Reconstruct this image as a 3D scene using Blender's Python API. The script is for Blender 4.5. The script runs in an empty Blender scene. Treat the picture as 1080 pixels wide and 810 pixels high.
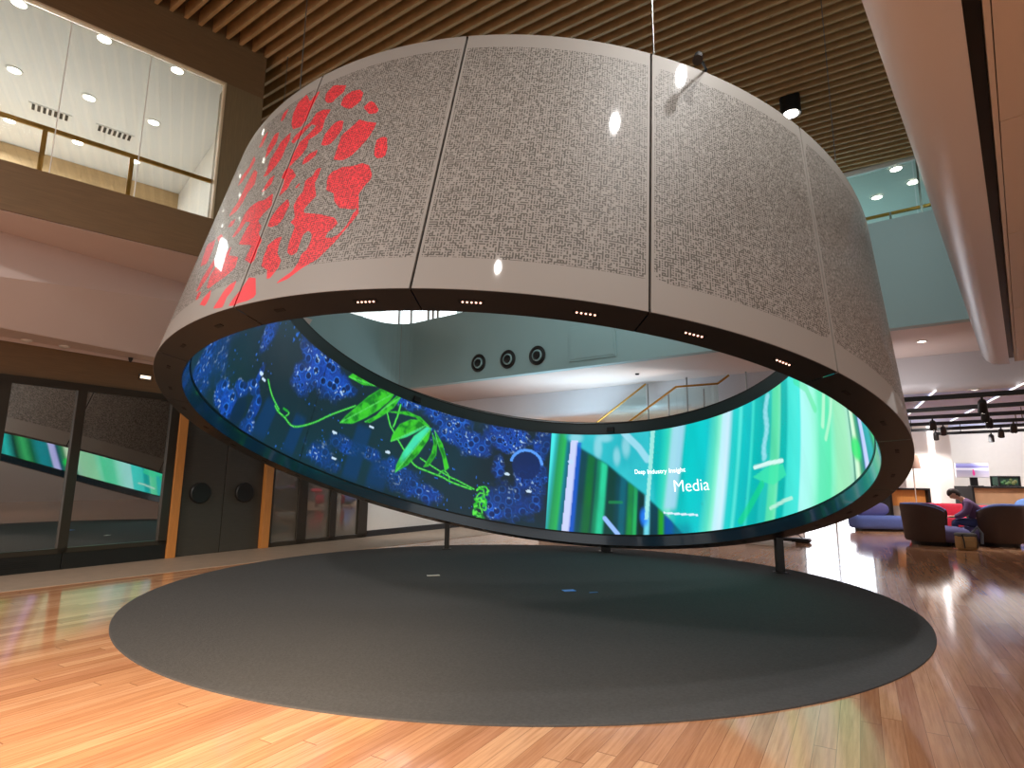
import bpy, bmesh, math, random
import numpy as np
from mathutils import Vector, Matrix
random.seed(7); RNG = np.random.RandomState(11)
S = bpy.context.scene; COL = S.collection
PI = math.pi
V = lambda *a: np.array(a, float)

# ------------------------------------------------------------------ camera
CAM_F = 604.79                      # focal length for a 1080 wide picture
CAM_P = V(0, 0, 1.5)
CAM_R = V(0.99995328, -0.00158631, 0.00953517)
CAM_U = V(-0.00966623, -0.16410129, 0.98639613)
CAM_D = V(0, 0.98644222, 0.16410896)
cd = bpy.data.cameras.new('camera'); cam = bpy.data.objects.new('camera', cd); COL.objects.link(cam)
cd.sensor_width = 36; cd.lens = CAM_F / 1080 * 36; cd.clip_start = .05; cd.clip_end = 200
M = Matrix.Identity(4)
for i in range(3):
    M[i][0] = CAM_R[i]; M[i][1] = CAM_U[i]; M[i][2] = -CAM_D[i]; M[i][3] = CAM_P[i]
cam.matrix_world = M
S.camera = cam

# ------------------------------------------------------------------ world, exposure
S.view_settings.view_transform = 'Standard'; S.view_settings.look = 'None'
S.view_settings.exposure = 0.55; S.view_settings.gamma = 1.0
S.view_settings.use_curve_mapping = False
w = bpy.data.worlds.new('world'); S.world = w; w.use_nodes = True
bg = w.node_tree.nodes['Background']; bg.inputs[0].default_value = (1.0, .94, .90, 1); bg.inputs[1].default_value = .7

def lamp(name, kind, loc, energy, color=(1, 1, 1), size=.3, aim=None, angle=60, blend=.6, sizey=None):
    d = bpy.data.lights.new(name, kind); d.energy = energy; d.color = color
    if kind == 'AREA':
        d.size = size
        d.shape = 'DISK'
        if sizey: d.shape = 'RECTANGLE'; d.size_y = sizey
    else: d.shadow_soft_size = size
    if kind == 'SPOT': d.spot_size = math.radians(angle); d.spot_blend = blend
    o = bpy.data.objects.new(name, d); COL.objects.link(o); o.location = loc
    if aim is not None:
        o.rotation_euler = (Vector(aim) - Vector(loc)).to_track_quat('-Z', 'Y').to_euler()
    return o
WARM = (1, .80, .62)
# ceiling spots of the tall hall (the row before the drum) and soffit spots behind the viewer, then added area fills
lamp('soffit_spot', 'SPOT', (-1.7, -1.75, 3.5), 4300, (1, .72, .46), .45, (-3.0, 3.8, 0), 56, 1)
lamp('soffit_spot', 'SPOT', (-.3, -.4, 3.5), 950, (1, .80, .58), .4, (-.3, 3.3, 0), 56, 1)
lamp('hall_spot', 'SPOT', (-.74, .15, 8.1), 100, (1, .94, .88), .10, (-.1, 3.9, 3.3), 50, 1)
lamp('hall_spot', 'SPOT', (2.1, 2.79, 8.1), 260, (1, .98, .95), .11, (1.6, 5.0, 4.0), 90, 1)
lamp('hall_spot', 'SPOT', (3.25, 3.94, 8.1), 240, (1, .98, .95), .11, (2.6, 5.4, 4.0), 90, 1)
lamp('soffit_fill', 'AREA', (5.2, -2.5, 3.5), 50, (1, .92, .86), 4, (5.2, -2.5, 0), sizey=4)  # added wide fills under the soffit, no fixtures there
lamp('soffit_fill', 'AREA', (9.5, 4.0, 3.5), 40, (1, .92, .88), 4, (9.5, 4.0, 0), sizey=4)
lamp('hall_fill', 'AREA', (-7.5, 0.0, 8.3), 400, (1, .96, .92), .8, (-7.5, 0.0, 0))  # added area fills high in the hall, no fixtures there
lamp('hall_fill', 'AREA', (1.0, 13.0, 8.2), 35, (.8, 1, 1), 6, (1.0, 12.8, 0), sizey=2)
# lounge under the far gallery
for x_, y_ in ((11.0, 15.6), (13.2, 14.4), (13.4, 18.0), (15.6, 16.6), (14.6, 20.4), (17.6, 18.6)):
    lamp('track_spot', 'SPOT', (x_, y_, 3.1), 170, (1, .95, .93), .07, (x_ + .4, y_ + .5, 0), 125, .6)
for x_, y_ in ((13.4, 18.8), (16.4, 19.9), (18.3, 18.4)):
    lamp('track_spot', 'SPOT', (x_, y_, 3.05), 70 if x_ < 14 else 150, (1, .97, .96), .07, (x_ + 2.2, y_ + 2.8, 1.7), 120, .6)
lamp('lounge_light', 'AREA', (3.5, 21.5, 3.3), 110, (1, .97, .95), 5, (3.5, 21.5, 0), sizey=3)
# upper galleries
lamp('gallery_light', 'AREA', (-9.6, 9.4, 7.9), 130, (.96, .98, 1), 1.2, (-9.6, 9.4, 5), sizey=1.2)
lamp('far_gallery_light', 'AREA', (6.5, 15.0, 8.1), 120, (.93, 1, .98), 8, (6.5, 15.0, 5), sizey=3)
lamp('far_wall_wash', 'SPOT', (2.5, 9.6, 8.3), 165, (.78, .98, 1), .3, (1.5, 15.2, 5.4), 95, .9)
lamp('far_wall_wash', 'SPOT', (6.2, 7.2, 8.2), 85, (.9, 1, .98), .3, (6.2, 12.0, 5.4), 80, .9)
lamp('stair_fill', 'AREA', (2.2, 17.2, 2.2), 95, (.55, .83, 1), 3, (2.2, 17.2, 4.5), sizey=1.2)  # added fill that brightens the far soffit, no lamp stands there
lamp('bulkhead_fill', 'SPOT', (4.6, 14.9, 2.6), 130, (1, .95, .88), .15, (2.6, 18.3, 4.0), 120, .9)  # added fill aimed at the cross bulkhead face, no fixture there
lamp('lounge_fill', 'AREA', (8.6, 13.0, 2.9), 12, (1, .95, .95), 1.5, (9.4, 13.4, 4.5), sizey=.6)  # added upward fill for the soffit right of the drum
# wall beside the glass doors
lamp('left_wall_wash', 'SPOT', (-1.8, 14.6, 3.3), 110, (1, .96, .92), .1, (-2.9, 16.8, 1.0), 100, .8)

# ------------------------------------------------------------------ sightline helpers: a point of the photograph on a real plane
def sight(px, py): return CAM_R * ((px - 540) / CAM_F) - CAM_U * ((py - 405) / CAM_F) + CAM_D
def on_z(px, py, z): d = sight(px, py); return CAM_P + d * ((z - CAM_P[2]) / d[2])
def on_plane(px, py, P, N): d = sight(px, py); return CAM_P + d * (((P - CAM_P) @ N) / (d @ N))
def at_y(px, py, y): d = sight(px, py); return CAM_P + d * (y / d[1])

# ------------------------------------------------------------------ materials
def lin(c):
    c = np.asarray(c, float) / 255.0
    return np.where(c <= .04045, c / 12.92, ((c + .055) / 1.055) ** 2.4)
MATS = {}
def mat(name, rgb, rough=.5, metal=0., coat=0., ior=1.5, noise=0., nscale=8., stretch=(1, 1, 1), emit=None, strength=0., bump=0., spec=.5):
    m = bpy.data.materials.new(name); m.use_nodes = True; nt = m.node_tree; b = nt.nodes['Principled BSDF']
    col = tuple(lin(rgb)) + (1,)
    b.inputs['Base Color'].default_value = col; b.inputs['Roughness'].default_value = rough
    b.inputs['Metallic'].default_value = metal; b.inputs['Coat Weight'].default_value = coat; b.inputs['IOR'].default_value = ior
    b.inputs['Coat Roughness'].default_value = .06
    b.inputs['Specular IOR Level'].default_value = spec
    if noise > 0 or bump > 0:
        tc = nt.nodes.new('ShaderNodeTexCoord'); mp = nt.nodes.new('ShaderNodeMapping'); mp.inputs['Scale'].default_value = stretch
        nz = nt.nodes.new('ShaderNodeTexNoise'); nz.inputs['Scale'].default_value = nscale; nz.inputs['Detail'].default_value = 5
        nt.links.new(tc.outputs['Object'], mp.inputs[0]); nt.links.new(mp.outputs[0], nz.inputs['Vector'])
        if noise > 0:
            mx = nt.nodes.new('ShaderNodeMix'); mx.data_type = 'RGBA'
            mx.inputs[6].default_value = tuple(np.clip(np.array(col[:3]) * (1 - noise), 0, 1)) + (1,)
            mx.inputs[7].default_value = tuple(np.clip(np.array(col[:3]) * (1 + noise), 0, 1)) + (1,)
            nt.links.new(nz.outputs[0], mx.inputs[0]); nt.links.new(mx.outputs[2], b.inputs['Base Color'])
        if bump > 0:
            bp = nt.nodes.new('ShaderNodeBump'); bp.inputs['Strength'].default_value = bump; bp.inputs['Distance'].default_value = .01
            nt.links.new(nz.outputs[0], bp.inputs['Height']); nt.links.new(bp.outputs[0], b.inputs['Normal'])
    if emit is not None:
        b.inputs['Emission Color'].default_value = tuple(lin(emit)) + (1,); b.inputs['Emission Strength'].default_value = strength
    MATS[name] = m
    return m
def glass_mat(name, tint, refl=.12, rough=.0):
    m = bpy.data.materials.new(name); m.use_nodes = True; nt = m.node_tree; nt.nodes.clear()
    o = nt.nodes.new('ShaderNodeOutputMaterial'); t = nt.nodes.new('ShaderNodeBsdfTransparent'); g = nt.nodes.new('ShaderNodeBsdfGlossy')
    t.inputs[0].default_value = tuple(tint) + (1,); g.inputs['Roughness'].default_value = rough
    mx = nt.nodes.new('ShaderNodeMixShader'); fr = nt.nodes.new('ShaderNodeFresnel'); fr.inputs[0].default_value = 1.45
    ad = nt.nodes.new('ShaderNodeMath'); ad.operation = 'MULTIPLY_ADD'; ad.inputs[1].default_value = .8; ad.inputs[2].default_value = refl - .04
    nt.links.new(fr.outputs[0], ad.inputs[0]); nt.links.new(ad.outputs[0], mx.inputs[0])
    nt.links.new(t.outputs[0], mx.inputs[1]); nt.links.new(g.outputs[0], mx.inputs[2]); nt.links.new(mx.outputs[0], o.inputs[0])
    return m
M_white = mat('white_plaster', (226, 222, 216), .6, noise=.03)
M_ceil = mat('white_ceiling', (222, 220, 216), .7)
M_pinkwall = mat('painted_bulkhead', (214, 198, 192), .42, noise=.03, nscale=2)
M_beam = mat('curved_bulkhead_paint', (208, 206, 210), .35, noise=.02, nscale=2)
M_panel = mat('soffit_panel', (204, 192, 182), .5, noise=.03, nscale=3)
M_grey = mat('grey_upstand', (158, 190, 194), .5, noise=.02, nscale=2)
M_black = mat('black', (14, 14, 15), .5)
M_void = mat('dark_void', (16, 13, 11), .9)
M_charcoal = mat('charcoal_metal', (38, 38, 38), .4, metal=.4)
M_frame = mat('bronze_door_frame', (58, 52, 44), .35, metal=.3)
M_greywood = mat('grey_oak', (116, 92, 64), .5, noise=.28, nscale=3, stretch=(1, 1, 22))
M_greywood_v = mat('grey_oak_upright', (124, 108, 80), .5, noise=.25, nscale=3, stretch=(22, 22, 1))
M_palewood = mat('pale_oak', (190, 158, 116), .5, noise=.2, nscale=3, stretch=(1, 1, 14))
M_orange = mat('orange_timber', (196, 130, 66), .45, noise=.2, nscale=4, stretch=(10, 10, 1))
M_darkwood = mat('dark_door_timber', (62, 58, 52), .45, noise=.3, nscale=5, stretch=(1, 1, 14))
M_slat = mat('slat_timber', (190, 154, 108), .5, noise=.25, nscale=2, stretch=(3, 3, 3))
M_gold = mat('brass_rail', (178, 132, 60), .3, metal=.7)
M_steel = mat('brushed_steel', (150, 152, 150), .3, metal=.9)
M_concrete = mat('pale_stone', (170, 150, 132), .5, noise=.2, nscale=5, stretch=(1, 1, 1))
M_lit = mat('lit_lamp', (255, 250, 240), .4, emit=(255, 248, 236), strength=9)
M_litwin = mat('bright_window', (255, 255, 255), .5, emit=(240, 250, 255), strength=1.6)
M_dots = mat('lit_led_dots', (255, 210, 190), .4, emit=(255, 190, 165), strength=2)
M_lightstrip = mat('lit_strip', (255, 255, 255), .4, emit=(255, 250, 250), strength=1.3)
M_thinlight = mat('thin_light_line', (255, 255, 255), .4, emit=(255, 252, 250), strength=1.1)
M_glass = glass_mat('clear_glass', (.93, .96, .95), .06)
M_teal_glass = glass_mat('balustrade_glass', (.90, .97, .95), .07)

def dark_glass(name, rgb, mixf):
    m = bpy.data.materials.new(name); m.use_nodes = True; nt = m.node_tree; b = nt.nodes['Principled BSDF']
    b.inputs['Base Color'].default_value = tuple(lin(rgb)) + (1,); b.inputs['Roughness'].default_value = .5
    g = nt.nodes.new('ShaderNodeBsdfGlossy'); g.inputs['Roughness'].default_value = .015; g.inputs[0].default_value = (.95, .97, .95, 1)
    mx = nt.nodes.new('ShaderNodeMixShader'); mx.inputs[0].default_value = mixf
    o = nt.nodes['Material Output']
    nt.links.new(b.outputs[0], mx.inputs[1]); nt.links.new(g.outputs[0], mx.inputs[2]); nt.links.new(mx.outputs[0], o.inputs[0])
    return m
M_doorglass = dark_glass('dark_mirror_glass', (30, 28, 24), .6)
M_greyglass = dark_glass('grey_mirror_glass', (92, 88, 80), .22)

def wood_floor():
    m = bpy.data.materials.new('timber_floor'); m.use_nodes = True; nt = m.node_tree; N = nt.nodes; L = nt.links; b = N['Principled BSDF']
    tc = N.new('ShaderNodeTexCoord'); mp = N.new('ShaderNodeMapping'); mp.vector_type = 'TEXTURE'
    mp.inputs['Rotation'].default_value = (0, 0, math.radians(90 - 31.0))
    L.new(tc.outputs['Object'], mp.inputs[0])
    sp = N.new('ShaderNodeSeparateXYZ'); L.new(mp.outputs[0], sp.inputs[0])
    def mth(op, a, bb=None, c=None):
        n = N.new('ShaderNodeMath'); n.operation = op
        for k, x in enumerate((a, bb, c)):
            if x is None: continue
            if isinstance(x, (int, float)): n.inputs[k].default_value = x
            else: L.new(x, n.inputs[k])
        return n.outputs[0]
    rowf = mth('DIVIDE', sp.outputs['Y'], .115); row = mth('FLOOR', rowf)
    wn = N.new('ShaderNodeTexWhiteNoise'); wn.noise_dimensions = '1D'; L.new(row, wn.inputs['W'])
    off = mth('MULTIPLY', wn.outputs['Value'], 7.3)
    colf = mth('ADD', mth('DIVIDE', sp.outputs['X'], 2.6), off); colm = mth('FLOOR', colf)
    cmb = N.new('ShaderNodeCombineXYZ'); L.new(row, cmb.inputs[0]); L.new(colm, cmb.inputs[1])
    w2 = N.new('ShaderNodeTexWhiteNoise'); w2.noise_dimensions = '2D'; L.new(cmb.outputs[0], w2.inputs['Vector'])
    rp = N.new('ShaderNodeValToRGB'); e = rp.color_ramp.elements
    cols = [(0, (192, 138, 102)), (.22, (210, 156, 116)), (.5, (220, 168, 128)), (.75, (230, 182, 142)), (1, (202, 146, 110))]
    e[0].position = 0; e[0].color = tuple(lin(cols[0][1])) + (1,); e[1].position = 1; e[1].color = tuple(lin(cols[-1][1])) + (1,)
    for p_, c_ in cols[1:-1]:
        q = e.new(p_); q.color = tuple(lin(c_)) + (1,)
    L.new(w2.outputs['Value'], rp.inputs[0])
    mg = N.new('ShaderNodeMapping'); mg.inputs['Scale'].default_value = (1.2, 26, 1); L.new(mp.outputs[0], mg.inputs[0])
    ad = N.new('ShaderNodeVectorMath'); ad.operation = 'ADD'; L.new(mg.outputs[0], ad.inputs[0])
    sc = N.new('ShaderNodeVectorMath'); sc.operation = 'SCALE'; sc.inputs['Scale'].default_value = 31.; L.new(w2.outputs['Color'], sc.inputs[0]); L.new(sc.outputs[0], ad.inputs[1])
    nz = N.new('ShaderNodeTexNoise'); nz.inputs['Scale'].default_value = 1.6; nz.inputs['Detail'].default_value = 6; nz.inputs['Roughness'].default_value = .65
    L.new(ad.outputs[0], nz.inputs['Vector'])
    gr = N.new('ShaderNodeValToRGB'); gr.color_ramp.elements[0].position = .32; gr.color_ramp.elements[1].position = .6
    gr.color_ramp.elements[0].color = (.66, .56, .50, 1); gr.color_ramp.elements[1].color = (1, 1, 1, 1); L.new(nz.outputs[0], gr.inputs[0])
    mx = N.new('ShaderNodeMix'); mx.data_type = 'RGBA'; mx.blend_type = 'MULTIPLY'; mx.inputs[0].default_value = .8
    L.new(rp.outputs[0], mx.inputs[6]); L.new(gr.outputs[0], mx.inputs[7])
    fy = mth('FRACT', rowf); fx = mth('FRACT', colf)
    seam = mth('MAXIMUM', mth('LESS_THAN', fy, .03), mth('LESS_THAN', fx, .003))
    m2 = N.new('ShaderNodeMix'); m2.data_type = 'RGBA'; m2.inputs[7].default_value = tuple(lin((110, 72, 50))) + (1,)
    L.new(mth('MULTIPLY', seam, .6), m2.inputs[0]); L.new(mx.outputs[2], m2.inputs[6]); L.new(m2.outputs[2], b.inputs['Base Color'])
    rr = mth('MULTIPLY_ADD', nz.outputs[0], .03, .075); L.new(rr, b.inputs['Roughness'])
    b.inputs['Specular IOR Level'].default_value = .5
    return m
M_floor = wood_floor()

def perf_skin():
    m = bpy.data.materials.new('perforated_skin'); m.use_nodes = True; nt = m.node_tree; N = nt.nodes; L = nt.links; b = N['Principled BSDF']
    def mth(op, a, bb=None):
        n = N.new('ShaderNodeMath'); n.operation = op
        for k, x in enumerate((a, bb)):
            if x is None: continue
            if isinstance(x, (int, float)): n.inputs[k].default_value = x
            else: L.new(x, n.inputs[k])
        return n.outputs[0]
    def attr(nm):
        a = N.new('ShaderNodeAttribute'); a.attribute_name = nm; return a
    uv = attr('skin_uv'); sp = N.new('ShaderNodeSeparateXYZ'); L.new(uv.outputs['Vector'], sp.inputs[0])
    cell = .0215
    u = mth('DIVIDE', sp.outputs[0], cell); v = mth('DIVIDE', sp.outputs[1], cell)
    fl = lambda x: mth('FLOOR', x); fr = lambda x: mth('FRACT', x)
    def rnd(a, c, seed):
        cb = N.new('ShaderNodeCombineXYZ'); L.new(a, cb.inputs[0]); L.new(c, cb.inputs[1]); cb.inputs[2].default_value = seed
        wn = N.new('ShaderNodeTexWhiteNoise'); wn.noise_dimensions = '3D'; L.new(cb.outputs[0], wn.inputs['Vector']); return wn.outputs['Value']
    inu = mth('LESS_THAN', mth('ABSOLUTE', mth('SUBTRACT', fr(u), .5)), .28)
    inv_ = mth('LESS_THAN', mth('ABSOLUTE', mth('SUBTRACT', fr(v), .5)), .28)
    dot = mth('MULTIPLY', mth('MULTIPLY', inu, inv_), mth('LESS_THAN', rnd(fl(u), fl(v), 1.3), .80))
    uh = mth('SUBTRACT', u, .5); vh = mth('SUBTRACT', v, .5)
    hs = mth('MULTIPLY', inv_, mth('LESS_THAN', rnd(fl(uh), fl(v), 5.7), .30))
    vs = mth('MULTIPLY', inu, mth('LESS_THAN', rnd(fl(u), fl(vh), 9.1), .30))
    hole = mth('MULTIPLY', mth('MAXIMUM', dot, mth('MAXIMUM', hs, vs)), mth('GREATER_THAN', attr('perf').outputs['Fac'], 0.))
    red = mth('GREATER_THAN', attr('emblem').outputs['Fac'], 0.)
    c1 = N.new('ShaderNodeMix'); c1.data_type = 'RGBA'; L.new(red, c1.inputs[0])
    c1.inputs[6].default_value = tuple(lin((162, 156, 149))) + (1,); c1.inputs[7].default_value = tuple(lin((250, 62, 72))) + (1,)
    c2 = N.new('ShaderNodeMix'); c2.data_type = 'RGBA'; L.new(red, c2.inputs[0])
    c2.inputs[6].default_value = tuple(lin((96, 91, 84))) + (1,); c2.inputs[7].default_value = tuple(lin((176, 48, 54))) + (1,)
    c3 = N.new('ShaderNodeMix'); c3.data_type = 'RGBA'; L.new(hole, c3.inputs[0]); L.new(c1.outputs[2], c3.inputs[6]); L.new(c2.outputs[2], c3.inputs[7])
    L.new(c3.outputs[2], b.inputs['Base Color'])
    b.inputs['Roughness'].default_value = .55; b.inputs['Coat Weight'].default_value = .35; b.inputs['Coat Roughness'].default_value = .05
    return m
M_skin = perf_skin()
def screen_mat():
    m = bpy.data.materials.new('led_screen'); m.use_nodes = True; nt = m.node_tree; b = nt.nodes['Principled BSDF']
    a = nt.nodes.new('ShaderNodeAttribute'); a.attribute_name = 'picture'
    b.inputs['Base Color'].default_value = (.01, .01, .012, 1); b.inputs['Roughness'].default_value = .4
    nt.links.new(a.outputs['Color'], b.inputs['Emission Color']); b.inputs['Emission Strength'].default_value = .72
    return m
M_screen = screen_mat()
M_ringdark = mat('dark_ring_soffit', (38, 34, 31), .34, noise=.1, nscale=40)
M_band = mat('dark_inner_band', (40, 56, 58), .45)
M_skirt = mat('glossy_inner_skirt', (20, 62, 84), .18, coat=.6)  # teal-blue base colour stands in for the screen's reflection
M_carpet = mat('charcoal_carpet', (84, 84, 85), .95, noise=.28, nscale=45, bump=.4, spec=.1)
M_text = mat('white_caption', (255, 255, 255), .5, emit=(255, 255, 255), strength=1.1)

# ------------------------------------------------------------------ mesh builder
class MB:
    def __init__(s): s.v = []; s.f = []; s.m = []
    def add(s, pts, faces, mi=0):
        k = len(s.v); s.v += [tuple(map(float, p)) for p in pts]; s.f += [tuple(k + i for i in f) for f in faces]; s.m += [mi] * len(faces); return s
    def hexa(s, p, mi=0):           # eight corners: bottom four, top four
        return s.add(p, [(3, 2, 1, 0), (4, 5, 6, 7), (0, 1, 5, 4), (1, 2, 6, 5), (2, 3, 7, 6), (3, 0, 4, 7)], mi)
    def box(s, c, d, ax=(1, 0, 0), mi=0, up=(0, 0, 1)):
        c = np.array(c, float); ax = np.array(ax, float); ax /= np.linalg.norm(ax); up = np.array(up, float); up /= np.linalg.norm(up)
        ay = np.cross(up, ax); ay /= np.linalg.norm(ay); x, y, z = ax * d[0] / 2, ay * d[1] / 2, up * d[2] / 2
        return s.hexa([c - x - y - z, c + x - y - z, c + x + y - z, c - x + y - z, c - x - y + z, c + x - y + z, c + x + y + z, c - x + y + z], mi)
    def tube(s, pts, r, n=10, mi=0, cap=True):
        pts = [np.array(p, float) for p in pts]; rs = r if hasattr(r, '__len__') else [r] * len(pts); P = []; prev = None
        for i, p in enumerate(pts):
            d = pts[min(i + 1, len(pts) - 1)] - pts[max(i - 1, 0)]; d /= np.linalg.norm(d) + 1e-12
            if prev is None: a = np.cross(d, (0, 0, 1.) if abs(d[2]) < .9 else (1., 0, 0))
            else: a = prev - d * (prev @ d)
            a /= np.linalg.norm(a); prev = a; b = np.cross(d, a)
            P += [p + rs[i] * (math.cos(t) * a + math.sin(t) * b) for t in np.linspace(0, 2 * PI, n, endpoint=False)]
        F = [(i * n + j, i * n + (j + 1) % n, (i + 1) * n + (j + 1) % n, (i + 1) * n + j) for i in range(len(pts) - 1) for j in range(n)]
        if cap: F += [tuple(range(n))[::-1], tuple(range((len(pts) - 1) * n, len(pts) * n))]
        return s.add(P, F, mi)
    def lathe(s, prof, c=(0, 0, 0), n=24, mi=0, ax=(0, 0, 1), sx=1., sy=1.):
        c = np.array(c, float); ax = np.array(ax, float); ax /= np.linalg.norm(ax)
        a = np.cross(ax, (0, 0, 1.) if abs(ax[2]) < .9 else (0., 1., 0)); a /= np.linalg.norm(a); b = np.cross(ax, a)
        P = [c + ax * h + r * (sx * math.cos(t) * a + sy * math.sin(t) * b) for r, h in prof for t in np.linspace(0, 2 * PI, n, endpoint=False)]
        F = [(i * n + j, i * n + (j + 1) % n, (i + 1) * n + (j + 1) % n, (i + 1) * n + j) for i in range(len(prof) - 1) for j in range(n)]
        if prof[0][0] > 0 and prof[-1][0] > 0:
            k = len(prof) - 1; F += [(k * n + j, k * n + (j + 1) % n, (j + 1) % n, j) for j in range(n)]
        elif prof[0][0] > 0: F += [tuple(range(n))[::-1]]
        elif prof[-1][0] > 0: F += [tuple(range((len(prof) - 1) * n, len(prof) * n))]
        return s.add(P, F, mi)
    def grid(s, G, mi=0, closed=False, flip=False):    # G[i][j] points
        G = np.array(G); a, b_ = G.shape[:2]; F = []
        for i in range(a if closed else a - 1):
            for j in range(b_ - 1):
                q = (i * b_ + j, ((i + 1) % a) * b_ + j, ((i + 1) % a) * b_ + j + 1, i * b_ + j + 1); F.append(q[::-1] if flip else q)
        return s.add(G.reshape(-1, 3), F, mi)
    def sweep(s, prof, A, B, mi=0):                    # closed profile of points prof(P) extruded from A to B offsets
        n = len(prof); P = [np.array(p) + A for p in prof] + [np.array(p) + B for p in prof]
        F = [(j, (j + 1) % n, n + (j + 1) % n, n + j) for j in range(n)] + [tuple(range(n))[::-1], tuple(range(n, 2 * n))]
        return s.add(P, F, mi)
    def build(s, name, mats, parent=None, smooth=False, bevel=0, recalc=True):
        me = bpy.data.meshes.new(name); me.from_pydata(s.v, [], s.f)
        for m_ in (mats if isinstance(mats, (list, tuple)) else [mats]): me.materials.append(m_)
        me.polygons.foreach_set('material_index', s.m)
        if recalc:
            bm = bmesh.new(); bm.from_mesh(me); bmesh.ops.recalc_face_normals(bm, faces=bm.faces); bm.to_mesh(me); bm.free()
        if smooth:
            me.polygons.foreach_set('use_smooth', [True] * len(me.polygons))
            try: me.set_sharp_from_angle(angle=math.radians(40))
            except Exception: pass
        me.update(); o = bpy.data.objects.new(name, me); COL.objects.link(o)
        if parent is not None: o.parent = parent; o.matrix_parent_inverse = Matrix.Translation(-Vector(parent.location)) if tuple(parent.rotation_euler) == (0, 0, 0) else Matrix()
        if bevel: bv = o.modifiers.new('bevel', 'BEVEL'); bv.width = bevel; bv.segments = 3; bv.limit_method = 'ANGLE'
        return o
def tag(o, label, cat, group=None, kind=None):
    o['label'] = label; o['category'] = cat
    if group: o['group'] = group
    if kind: o['kind'] = kind
    return o
def thing(name, label, cat, loc=(0, 0, 0), rz=0, group=None):
    o = bpy.data.objects.new(name, None); COL.objects.link(o); o.location = loc; o.rotation_euler = (0, 0, rz); o.empty_display_size = .1
    return tag(o, label, cat, group)
def struct(o, label=None):
    o['kind'] = 'structure'
    if label: o['label'] = label
    return o
def dup(root, loc, label, group=None, rz=None):
    r = root.copy(); COL.objects.link(r); r.location = loc; r['label'] = label
    if rz is not None: r.rotation_euler = (0, 0, rz)
    if group: r['group'] = group
    for ch in list(root.children):
        c = ch.copy(); COL.objects.link(c); c.parent = r
        for g in list(ch.children):
            d = g.copy(); COL.objects.link(d); d.parent = c
    return r

# ================================================================== THE SETTING
Z = V(0, 0, 1)
# --- floor
fl = MB(); fl.hexa([(-26, -14, -.2), (34, -14, -.2), (34, 46, -.2), (-26, 46, -.2), (-26, -14, 0), (34, -14, 0), (34, 46, 0), (-26, 46, 0)])
struct(fl.build('floor', M_floor))
# left ground-floor wall line
L0 = V(-7.64, 8.95, 0); UL = V(.52938, .84838, 0); NL = V(.84838, -.52938, 0)      # NL points into the hall
def lw(a, z, o=0.): return L0 + UL * a + Z * z + NL * o
s = MB(); A = [on_z(0, 625, 0), on_z(170, 605, 0), on_z(270, 593, 0)]
d_ = (A[2] - A[0]); d_ /= np.linalg.norm(d_); e0 = A[0] - d_ * 8; e1 = A[0] + d_ * 13
p = [lw(-8, 0), lw(14.5, 0), e1, e0]
s.hexa([q + Z * .0005 for q in p] + [q + Z * .006 for q in p]); struct(s.build('floor_stone_margin', M_concrete))

# --- left wall: timber header over the doors, solid wall beyond them, dark skirting
HZ, SZ = 3.02, 3.6
b = MB(); b.hexa([lw(-8, HZ), lw(7.36, HZ), lw(7.36, HZ, -.3), lw(-8, HZ, -.3), lw(-8, 3.535), lw(7.36, 3.535), lw(7.36, 3.535, -.3), lw(-8, 3.535, -.3)])
struct(b.build('wall_left_header', M_greywood))
b = MB(); b.hexa([lw(7.36, 0), lw(16.5, 0), lw(16.5, 0, -.3), lw(7.36, 0, -.3), lw(7.36, SZ), lw(16.5, SZ), lw(16.5, SZ, -.3), lw(7.36, SZ, -.3)])
struct(b.build('wall_left', M_white))
b = MB(); b.hexa([lw(7.4, 0.006, .001), lw(16.4, 0.006, .001), lw(16.4, 0.006, .03), lw(7.4, 0.006, .03), lw(7.4, .16, .001), lw(16.4, .16, .001), lw(16.4, .16, .03), lw(7.4, .16, .03)])
struct(b.build('baseboard_left', M_black))
b = MB(); b.hexa([lw(-8, 0, -.9), lw(7.5, 0, -.9), lw(7.5, 0, -1.1), lw(-8, 0, -1.1), lw(-8, SZ, -.9), lw(7.5, SZ, -.9), lw(7.5, SZ, -1.1), lw(-8, SZ, -1.1)])
struct(b.build('wall_left_backing', M_void))
def lbox(mb, a0, a1, z0, z1, o0=-.06, o1=.06, mi=0):
    return mb.hexa([lw(a0, z0, o0), lw(a1, z0, o0), lw(a1, z0, o1), lw(a0, z0, o1), lw(a0, z1, o0), lw(a1, z1, o0), lw(a1, z1, o1), lw(a0, z1, o1)], mi)
# glass entrance: two fixed leaves seen, one more running out of frame
d1 = MB()
lbox(d1, -2.6, 2.36, 2.90, 3.02); lbox(d1, -2.6, 2.36, .26, .34)
for a0, a1 in ((-2.6, -2.45), (-.42, -.22), (.66, .80), (2.20, 2.36)): lbox(d1, a0, a1, .26, 2.92)
D1 = struct(d1.build('door_1', M_frame, bevel=.006))
for k, (a0, a1) in enumerate(((-2.45, -.42), (-.22, .66), (.80, 2.20))):
    g = MB(); lbox(g, a0, a1, .34, 2.90, -.012, .012); g.build('glass_pane', M_doorglass, D1)
for a0, a1 in ((-2.6, .735), (.745, 2.36)):
    g = MB(); lbox(g, a0, a1, .006, .26, -.06, .05); g.build('plinth_panel', M_charcoal, D1)
g = MB()
for k in range(5): lbox(g, -.35, .42, .07 + k * .028, .085 + k * .028, .05, .056)
g.build('vent_slots', M_black, D1)
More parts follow.
